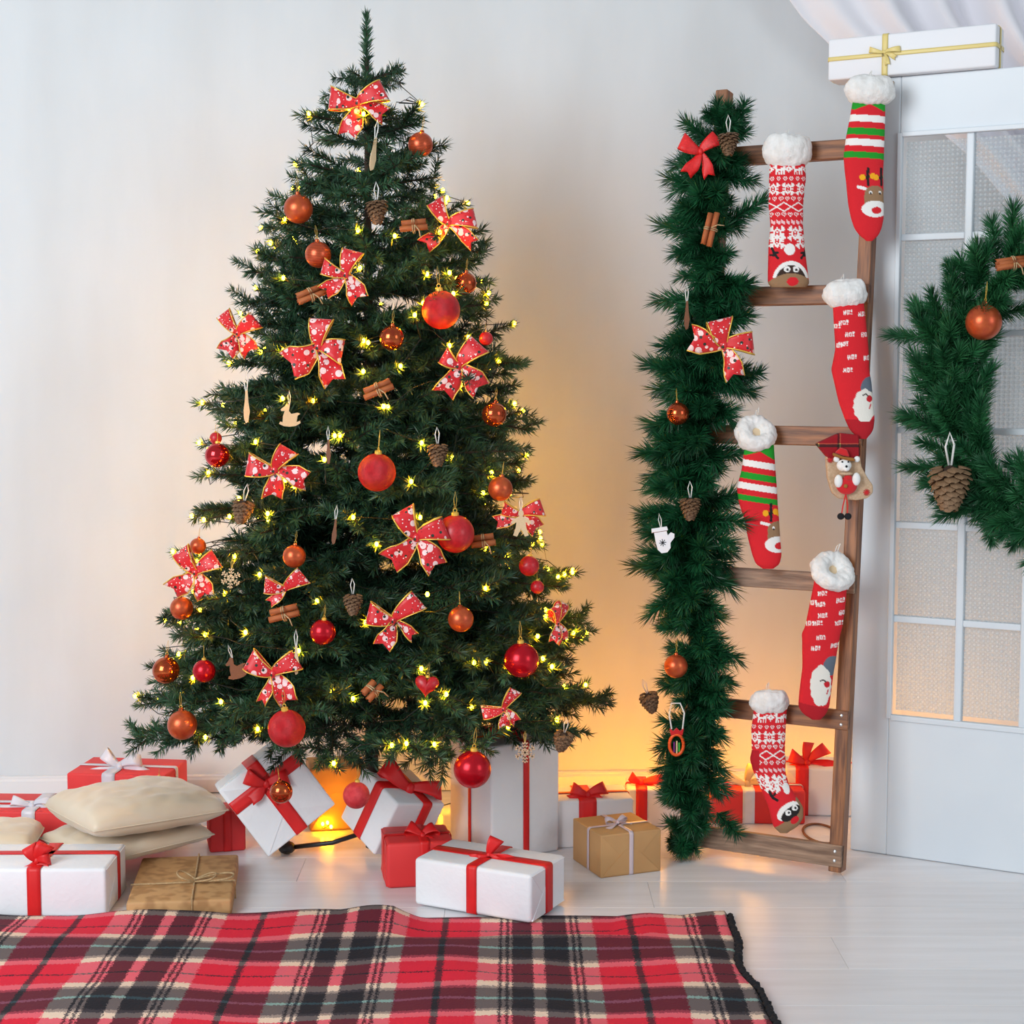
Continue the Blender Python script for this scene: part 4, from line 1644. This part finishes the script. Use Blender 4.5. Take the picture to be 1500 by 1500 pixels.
# ------------------------------------------------------------------ baubles
BALL = {}
cap_mesh = MB().lathe([(.17, .96), (.19, .97), (.19, 1.13), (.15, 1.16), (.05, 1.17)], 16).mesh('cap', MATS['gold'], True, .7)
cap_red = MB().lathe([(.17, .96), (.19, .97), (.17, 1.13), (.1, 1.17), (.05, 1.2)], 16).mesh('cap', MATS['copper_shiny'], True, .7)
ring_mesh = MB().tube([(.10 * math.cos(a), 0, 1.25 + .10 * math.sin(a)) for a in [2 * PI * k / 14 for k in range(14)]], .022, 5, closed=True).mesh('hook', MATS['gold'], True)
str_mesh = MB().tube([(-.02, 0, 1.3), (-.1, 0, 1.8), (-.02, 0, 2.25), (.06, 0, 1.85), (.03, 0, 1.3)], .016, 5).mesh('string', MATS['thread_gold'], True)


def bauble(P, r, mat, label, heart=False):
    b = thing('bauble', label, 'ornament', P, (random.uniform(-.1, .1), random.uniform(-.15, .15), random.uniform(0, 6) if not heart else 0), r, group='christmas baubles')
    key = mat + ('h' if heart else '')
    if key not in BALL:
        if heart:
            m = MB()
            rows = []
            for i in range(25):
                v = -PI / 2 + PI * i / 24
                rr = []
                for j in range(40):
                    t = 2 * PI * j / 40
                    x = .062 * 16 * math.sin(t) ** 3
                    z_ = .062 * (13 * math.cos(t) - 5 * math.cos(2 * t) - 2 * math.cos(3 * t) - math.cos(4 * t)) + .1
                    c_ = math.cos(v)
                    rr.append(Vector((x * c_, .62 * math.sin(v) * (1 if True else 0), z_ * c_)))
                rows.append(rr)
            m.grid(rows, close_u=True)
            BALL[key] = m.mesh('ball', MATS[mat], True)
        else:
            BALL[key] = MB().ball((0, 0, 0), 1.0, 36, 22).mesh('ball', MATS[mat], True)
    link('ball', BALL[key], b)
    link('cap', cap_red if 'copper' in mat else cap_mesh, b, Matrix.Translation((0, 0, -.28)) if heart else None)
    link('hook', ring_mesh, b, Matrix.Translation((0, 0, -.28)) if heart else None)
    link('string', str_mesh, b, Matrix.Translation((0, 0, -.28)) if heart else None)
    return b


def tree_bauble(px, py, rpx, mat, label, k=1.03, heart=False):
    P = on_tree(px, py, k)
    return bauble(P, rpx * P.y / FPX, mat, label, heart)


for a in (
    (616, 212, 18, 'copper_striped', 'copper bauble with thin rings high on the right edge of tree'),
    (437, 306, 21, 'copper_matte', 'matte copper bauble high on the left edge of tree'),
    (466, 373, 19, 'copper_striped', 'copper bauble with thin rings above a printed bow, upper left'),
    (682, 415, 16, 'copper_shiny', 'small dark copper bauble above the big red one, upper right'),
    (646, 454, 28, 'red_glitter', 'large red glitter bauble in the upper right of tree'),
    (574, 495, 18, 'copper_shiny', 'copper bauble crossed by dark wire in the middle of tree'),
    (724, 607, 18, 'copper_shiny', 'half hidden copper bauble at right edge, mid height'),
    (318, 667, 18, 'red_shiny', 'glossy red bauble at left edge of tree, mid height'),
    (552, 692, 28, 'red_glitter', 'large matte red bauble on white string in tree centre'),
    (733, 716, 18, 'copper_matte', 'reddish copper bauble at right edge beside dark bow'),
    (667, 782, 28, 'red_matte', 'large plain red bauble right beside a printed bow'),
    (290, 800, 12, 'copper_matte', 'tiny copper bauble just above the left edge bow'),
    (431, 815, 17, 'copper_matte', 'copper bauble above small printed bow, left of centre'),
    (775, 829, 15, 'red_matte', 'red bauble at right edge of tree, upper of two'),
    (787, 860, 10, 'red_matte', 'tiny red bauble at right edge, lower of two'),
    (266, 891, 17, 'copper_matte', 'copper bauble just below the left edge bow'),
    (473, 926, 19, 'red_satin', 'satin red bauble under a cinnamon bundle, left of centre'),
    (675, 907, 19, 'copper_matte', 'copper bauble right of the lower centre bow'),
    (764, 967, 26, 'red_satin', 'large satin red bauble at lower right of tree'),
    (243, 982, 20, 'copper_shiny', 'bronze copper bauble at far lower left edge'),
    (299, 983, 17, 'red_satin', 'dark red bauble next to bronze one at lower left'),
    (267, 1062, 22, 'copper_matte', 'copper bauble hanging lowest on the left bough'),
    (420, 1067, 28, 'red_glitter', 'large red glitter bauble at the tree bottom, left'),
    (692, 1127, 28, 'red_satin', 'large satin red bauble hanging before the tall white box'),
    (522, 1165, 20, 'pink_glitter', 'pinkish glitter bauble hanging low before tipped gift'),
    (412, 1160, 17, 'copper_shiny', 'shiny copper bauble hanging low before white tipped box'),
    (316, 642, 9, 'red_matte', 'tiny red bauble peeking above the glossy one at left'),
    (712, 496, 10, 'red_matte', 'tiny red bauble half hidden behind right hand bow'),
):
    tree_bauble(*a)
tree_bauble(625, 1005, 18, 'red_matte', 'red heart shaped ornament in the lower centre of tree', heart=True)
P = at(235, 1140, 4.2)
bauble(P + Vector((0, -.02, -.008)), .019, 'red_shiny', 'small red bauble with gold cap on the red gift box')
P = lad(993, 606, .15)
bauble(P, 16.5 * P.y / FPX, 'copper_shiny', 'copper bauble hanging at middle of the ladder garland')
P = lad(990, 976, .15)
bauble(P, 17.5 * P.y / FPX, 'copper_matte', 'copper bauble hanging low on the ladder garland')
P = on_plane(1441, 472, D0 - EB * .17, EB)
bauble(P, 26 * P.y / FPX, 'copper_matte', 'copper red bauble hanging from the door wreath')

# ------------------------------------------------------------------ printed bows
def tree_bow(px, py, half, label, k=1.04, rot=0, loops=None, tails=None, seed=1, P=None, mat='bow_print', edge='gold', turn=0, cat='bow'):
    P = P or on_tree(px, py, k)
    s = half * P.y / FPX
    b = thing('ribbon_bow', label, 'bow', P, (0, -math.radians(rot), turn), s, group='printed christmas bows' if mat == 'bow_print' else None)
    bow_parts(b, Matrix.Identity(4), 1.0, MATS[mat], MATS[edge] if edge else None, loops or ((22, .95, .85), (158, .95, .85)), tails or ((-52, 1.0, .62), (-122, 1.0, .62)), depth=.3, knot=.15, seed=seed)
    return b


tree_bow(525, 150, 44, 'printed red bow with gold edges near top of the tree', loops=((30, .95, .8), (172, .95, .8)), tails=((-25, .95, .6), (-112, 1.1, .7)), seed=1)
tree_bow(657, 327, 42, 'printed red bow at upper right edge of tree', loops=((8, .95, .75), (128, .9, .7)), tails=((-42, 1.1, .5), (-135, 1.1, .6)), seed=2)
tree_bow(507, 402, 40, 'printed red bow beneath the ringed copper bauble', loops=((78, .9, .8), (165, .9, .6)), tails=((-62, 1.0, .75), (-140, 1.0, .6)), seed=3)
tree_bow(349, 488, 33, 'small printed red bow sticking out at left edge', loops=((40, 1.0, .85), (130, 1.1, .7)), tails=((-50, 1.0, .8), (-125, 1.0, .9)), seed=4, k=1.08)
tree_bow(467, 508, 48, 'large printed red bow left of the wire crossed bauble', loops=((85, .85, .75), (-12, .75, .8)), tails=((-150, 1.05, 1.0), (-62, 1.15, .75)), seed=5)
tree_bow(672, 535, 46, 'printed red bow at right side below large red bauble', loops=((45, .95, .8), (150, .6, .6)), tails=((-40, 1.0, .75), (-120, 1.0, .75)), seed=6)
tree_bow(403, 688, 44, 'printed red bow left of centre above hanging pinecone', loops=((60, .85, .7), (170, .95, .8)), tails=((-18, 1.1, .7), (-95, .9, .7)), seed=7)
tree_bow(287, 838, 40, 'printed red bow at left edge beside wooden snowflake', loops=((38, .95, .8), (130, 1.0, .75)), tails=((-62, .95, .75), (-140, 1.1, .8)), seed=8)
tree_bow(418, 862, 31, 'small printed red bow above the cinnamon bundle', loops=((38, 1.1, .95), (175, 1.0, .9)), tails=((-130, 1.0, .5),), seed=9)
tree_bow(610, 787, 48, 'large printed red bow beside the plain red bauble', loops=((20, .95, .75), (118, .95, .75)), tails=((-58, 1.1, .75), (-138, 1.1, .8)), seed=10)
tree_bow(577, 908, 42, 'printed red bow in the lower centre of tree', loops=((42, 1.15, .8), (162, .95, .8)), tails=((-112, 1.0, .7), (-40, .9, .4)), seed=11)
tree_bow(400, 986, 42, 'printed red bow low on the left above glitter bauble', loops=((32, 1.0, .75), (150, 1.0, .8)), tails=((-55, 1.15, .85), (-105, 1.1, .4)), seed=12)
tree_bow(764, 752, 36, 'dark printed bow with wooden figure at right edge', loops=((22, .9, .75), (165, .8, .6)), tails=((-40, .9, .7), (-155, 1.1, .6)), seed=13)
tree_bow(815, 912, 32, 'printed bow seen edge on at far right of tree', loops=((70, 1.0, .6), (110, .8, .5)), tails=((-60, 1.0, .6), (-110, .9, .6)), seed=14, turn=.9)
tree_bow(738, 1038, 30, 'printed bow at tree bottom right above the tall box', loops=((55, 1.1, .7), (190, 1.1, .7)), tails=((-50, .9, .5), (-90, .9, .6)), seed=15)
tree_bow(1060, 506, 48, 'printed red bow with gold edges on the ladder garland', P=lad(1060, 506, .15), loops=((105, .8, .8), (8, .9, .7)), tails=((170, 1.0, .8), (-72, 1.0, .6)), seed=16)
tree_bow(1026, 226, 34, 'plain red ribbon bow on top of the ladder garland', P=lad(1026, 222, .13), mat='ribbon_red', edge=None, loops=((40, .95, .75), (150, .95, .75)), tails=((-72, 1.1, .5), (-115, 1.1, .6)), seed=17)

# ------------------------------------------------------------------ pine cones
def scale_mb():
    m = MB()
    rows = []
    for i in range(5):
        t = i / 4
        wd = (.10, .20, .27, .25, .10)[i]
        x = .55 * t
        z_ = -.14 * t * t
        rows.append([Vector((x - .04 * abs(q) * t, wd * q, z_ - .05 * q * q)) for q in (-1, -.5, 0, .5, 1)])
    low = [[p - Vector((0, 0, .05 * (1 - .2 * i))) for p in r] for i, r in enumerate(rows)]
    m.grid(rows).grid(low)
    for A in ([r[0] for r in rows], [r[-1] for r in rows], rows[-1]):
        pass
    m.grid([rows[-1], low[-1]]).grid([[r[0] for r in rows], [r[0] for r in low]]).grid([[r[-1] for r in rows], [r[-1] for r in low]])
    return m


SCALE = scale_mb()
scale_mesh = SCALE.mesh('cone_scale', MATS['cone_scale_light'], True, .9)


def cone_slots(n):
    """Places of the scales of a unit cone hanging tip down (half width 1, height about 2.2)."""
    out = []
    for k in range(n):
        t = (k + .5) / n
        z_ = .85 - 1.55 * t
        rr = .62 * (1 - .75 * max(0, t - .25) ** 1.4) * min(1, .7 + t * 1.5)
        a = k * 2.39996
        tilt = .05 - 1.05 * t
        d = Vector((math.cos(a) * math.cos(tilt), math.sin(a) * math.cos(tilt), math.sin(tilt)))
        s_ = 1.0 - .3 * t
        out.append(Matrix.Translation((math.cos(a) * rr * .72, math.sin(a) * rr * .72, z_)) @ frame(d) @ Matrix.Diagonal((s_, s_ * 1.25, s_ * 1.2, 1)))
    return out


cone_m = MB()
for M in cone_slots(64):
    cone_m.add(SCALE.v, SCALE.f, M)
cone_mesh = cone_m.mesh('scales', MATS['cone_scale'], True, .9)
core_mesh = MB().ball((0, 0, 0), (.5, .5, .85), 14, 10).mesh('core', MATS['cone_core'], True)
cstr_mesh = MB().tube([(-.05, 0, .85), (-.2, 0, 1.6), (-.05, 0, 2.2), (.15, 0, 1.7), (.05, 0, .85)], .05, 5).mesh('string', MATS['thread_white'], True)


def pinecone(P, s, label, rot=(0, 0, 0), single=False):
    c = thing('pine_cone', label, 'pine cone', P, rot, s, group='hanging pine cones')
    if single:
        for M in cone_slots(64):
            link('cone_scale', scale_mesh, c, M)
    else:
        link('scales', cone_mesh, c)
    link('core', core_mesh, c)
    link('string', cstr_mesh, c)


def tree_cone(px, py, r, label, rot=(0, 0, 0)):
    P = on_tree(px, py, 1.03)
    pinecone(P, r * P.y / FPX, label, rot)


tree_cone(552, 309, 19, 'brown pine cone hanging high in the tree')
tree_cone(641, 665, 18, 'brown pine cone right of the big central bauble')
tree_cone(355, 748, 19, 'brown pine cone hanging below a bow at left', (.2, .25, 0))
tree_cone(517, 884, 17, 'shaded pine cone beside the lower centre bow')
tree_cone(824, 1085, 17, 'dark pine cone behind top corner of the tall box', (.3, .2, 0))
P = lad(1067, 209, .14)
pinecone(P, 18 * P.y / FPX, 'brown pine cone at the top of ladder garland')
P = lad(1011, 744, .15)
pinecone(P, 18 * P.y / FPX, 'brown pine cone in middle of ladder garland')
P = lad(952, 1028, .12)
pinecone(P, 17 * P.y / FPX, 'pine cone at left side of lower garland', (.2, -.3, 0))
P = on_plane(1391, 712, D0 - EB * .17, EB)
pinecone(P, 36 * P.y / FPX, 'large pine cone on white ribbon hanging from the wreath', single=True)

# ------------------------------------------------------------------ cinnamon bundles
def cinnamon(P, L, ang, label, n=2, turn=0):
    c = thing('cinnamon_bundle', label, 'cinnamon', P, (0, -math.radians(ang), turn), 1.0, group='cinnamon stick bundles')
    for k in range(n):
        y = (-.006, .006, 0)[k]
        z_ = (-.005, .006, .001)[k]
        pr = []
        for i in range(20):                     # a rolled quill
            t = i / 19
            a = t * 5.6 + k
            r = .0085 - .003 * t
            pr.append((r * math.cos(a), r * math.sin(a)))
        rows = [[Vector((x, y + p[0], z_ * 1.2 + p[1])) for p in pr] for x in (-L / 2 + .004 * k, -L / 6, L / 6, L / 2 - .003 * k)]
        o = MB().grid(rows).build('stick', MATS['cinnamon'], c, smooth=True)
        so = o.modifiers.new('bark_thickness', 'SOLIDIFY')
        so.thickness = .0018
    tw = [Vector((.004 * math.sin(q * .5) * .6, .0165 * math.cos(q), .0165 * math.sin(q))) for q in [2 * PI * k / 12 for k in range(25)]]
    tw += [Vector((.004, -.018, .0)), Vector((.012, -.02, -.012)), Vector((.014, -.02, -.028))]
    MB().tube(tw, .0014, 5).build('twine_tie', MATS['twine'], c, smooth=True)


def tree_cin(px, py, Lpx, ang, label, n=2, turn=0):
    P = on_tree(px, py, 1.02)
    cinnamon(P, Lpx * P.y / FPX, ang, label, n, turn)


tree_cin(606, 331, 40, 5, 'cinnamon bundle beside the upper right bow')
tree_cin(455, 432, 44, 22, 'cinnamon bundle below bow at upper left', turn=.3)
tree_cin(554, 571, 46, 22, 'cinnamon bundle in the upper middle of tree')
tree_cin(416, 899, 46, 14, 'thick cinnamon bundle tied with twine, left of centre')
tree_cin(545, 1012, 30, 40, 'short cinnamon bundle low in tree centre', turn=.6)
tree_cin(708, 793, 36, 8, 'cinnamon bundle right of the plain red bauble')
P = lad(1041, 336, .14)
cinnamon(P, 50 * P.y / FPX, 77, 'cinnamon bundle hanging upright on ladder garland')
P = on_plane(1484, 386, D0 - EB * .16, EB)
cinnamon(P, 52 * P.y / FPX, 8, 'cinnamon bundle tied on the door wreath', 3)

# ------------------------------------------------------------------ flat wooden ornaments
def cutout(P, s, outline, label, mat='plywood', rot=(0, 0, 0), name='wooden_ornament', thread='thread_white', extra=None, top=1.0):
    c = thing(name, label, 'ornament', P, rot, s)
    o = MB().prism(outline, -.06, .06).build('cutout', MATS[mat], c)
    MB().tube([(-.03, 0, top - .1), (-.12, 0, top + .6), (0, 0, top + 1.1), (.1, 0, top + .6), (.03, 0, top - .1)], .035, 5).build('string', MATS[thread], c)
    if extra:
        extra(c)
    return c


ROCKER = [(-.9, -.75), (-.5, -.95), (0, -1.0), (.5, -.95), (.95, -.7), (.9, -.5), (.6, -.62), (.7, -.05), (.95, .1), (.7, .2), (.15, .1), (-.05, .35), (.05, .9), (-.2, 1.0), (-.35, .8), (-.75, .5), (-.7, .35), (-.4, .35), (-.55, -.1), (-.6, -.62), (-.8, -.55)]
FIG = [(-.15, 1.0), (.15, 1.0), (.22, .75), (.12, .55), (.55, .35), (.8, .1), (.65, -.05), (.35, .1), (.4, -.3), (.6, -.9), (.3, -1.0), (0, -.4), (-.3, -1.0), (-.6, -.9), (-.4, -.3), (-.35, .1), (-.65, -.05), (-.8, .1), (-.55, .35), (-.12, .55), (-.22, .75)]
MITT = [(-.75, 1.0), (.45, 1.0), (.5, .72), (.38, .68), (.42, .3), (.7, .5), (.95, .35), (.9, .05), (.55, -.3), (.5, -.7), (.2, -1.0), (-.25, -1.0), (-.5, -.7), (-.58, 0), (-.6, .66), (-.78, .66)]
DROP = [(-.05, 1.0), (.08, 1.0), (.12, .3), (.2, -.3), (.1, -.9), (-.05, -1.0), (-.16, -.7), (-.18, -.2), (-.1, .3)]


def flake_ornament(P, s, label, mat='plywood', rot=(0, 0, 0)):
    c = thing('wooden_snowflake', label, 'ornament', P, rot, s)
    m = MB()
    for a in range(6):
        M = Matrix.Rotation(a * PI / 3, 4, 'Y')
        m.box((0, 0, .5), (.07, .06, .5), M)
        for zc in (.45, .75):
            for sg in (-1, 1):
                m.box((0, 0, .14), (.055, .06, .16), M @ Matrix.Translation((0, 0, zc)) @ Matrix.Rotation(sg * 1.0, 4, 'Y'))
    m.tube([(.3 * math.cos(a), 0, .3 * math.sin(a)) for a in [2 * PI * k / 12 for k in range(12)]], .06, 5, closed=True)
    m.build('cutout', MATS[mat], c)
    MB().tube([(-.03, 0, .9), (-.1, 0, 1.6), (0, 0, 2.0), (.1, 0, 1.6), (.03, 0, .9)], .035, 5).build('string', MATS['thread_gold'], c)


def tp(px, py, r, k=1.03):
    P = on_tree(px, py, k)
    return P, r * P.y / FPX


P, s = tp(424, 608, 17)
cutout(P, s, ROCKER, 'pale wooden rocking figure ornament left of tree centre', rot=(0, 0, .3))
P, s = tp(361, 596, 24)
cutout(P, s, DROP, 'thin pale wooden ornament seen edge on at left', rot=(0, 0, .2))
P, s = tp(547, 226, 24)
cutout(P, s, DROP, 'thin pale wooden ornament near top of tree', rot=(0, .15, .6))
P, s = tp(481, 662, 18)
cutout(P, s, DROP, 'dark brown thin ornament left of the central bauble', 'plywood_dark')
P, s = tp(490, 779, 19)
cutout(P, s, DROP, 'reddish brown drop ornament hanging below tree centre', 'plywood_dark', rot=(0, .1, 0))
P, s = tp(434, 967, 22)
cutout(P, s, DROP, 'tan wooden strip ornament behind the lower left bow', 'plywood')
P, s = tp(345, 978, 17)
cutout(P, s, ROCKER, 'brown wooden rocking figure beside dark red bauble', 'plywood_dark', rot=(0, -.3, 0))
P, s = tp(763, 764, 19)
cutout(P + Vector((0, -.05, 0)), s, FIG, 'pale wooden figure hanging before the dark bow')
P, s = tp(338, 847, 15)
flake_ornament(P, s, 'pale wooden snowflake at left side of tree', rot=(0, .1, 0))
P, s = tp(769, 1102, 16)
flake_ornament(P, s, 'brown wooden snowflake hanging before the tall white box', 'burlap')
P = lad(971, 791, .17)


def mitten_print(c):
    m = MB()
    for a in range(4):
        d = Vector((math.cos(a * PI / 4), 0, math.sin(a * PI / 4))) * .28
        m.tube([Vector((-.05, -.065, -.2)) - d, Vector((-.05, -.065, -.2)) + d], .03, 4)
    m.build('engraved_flake', MATS['felt_black'], c)
    MB().box((-.14, -.062, .68), (.6, .012, .02)).build('engraved_line', MATS['plywood_dark'], c)


cutout(P, 19 * P.y / FPX, MITT, 'white wooden mitten with engraved flake on ladder garland', 'paper_smooth', rot=(0, -.15, 0), name='wooden_mitten', extra=mitten_print)
P = lad(1006, 462, .16)
cutout(P, 21 * P.y / FPX, DROP, 'thin brown ornament seen edge on in upper garland', 'plywood_dark')


def oval(P, s):
    c = thing('oval_ornament', 'orange oval frame ornament hanging low on the garland', 'ornament', P, None, s)
    MB().tube([(.42 * math.cos(a), 0, .62 * math.sin(a) - .2) for a in [2 * PI * k / 30 for k in range(30)]], .1, 8, closed=True).build('frame', MATS['orange_plastic'], c, smooth=True)
    MB().prism([(-.35, .4), (.35, .4), (.42, .8), (.2, .62), (0, .82), (-.2, .62), (-.42, .8)], -.08, .08).build('crown', MATS['felt_red'], c)
    for x, mt, h in ((-.14, 'purple', .45), (.02, 'plywood', .55), (.16, 'green_bright', .4)):
        MB().rbox((x, 0, -.35), (.05, .04, h * .7), .02, 1).build('figure', MATS[mt], c)
    MB().tube([(-.3, 0, .75), (-.45, 0, 1.6), (-.32, 0, 2.3), (.2, 0, 2.3), (.45, 0, 1.7), (.35, 0, .75)], .05, 5).build('string', MATS['thread_white'], c)


P = lad(991, 1086, .13)
oval(P, 25 * P.y / FPX)
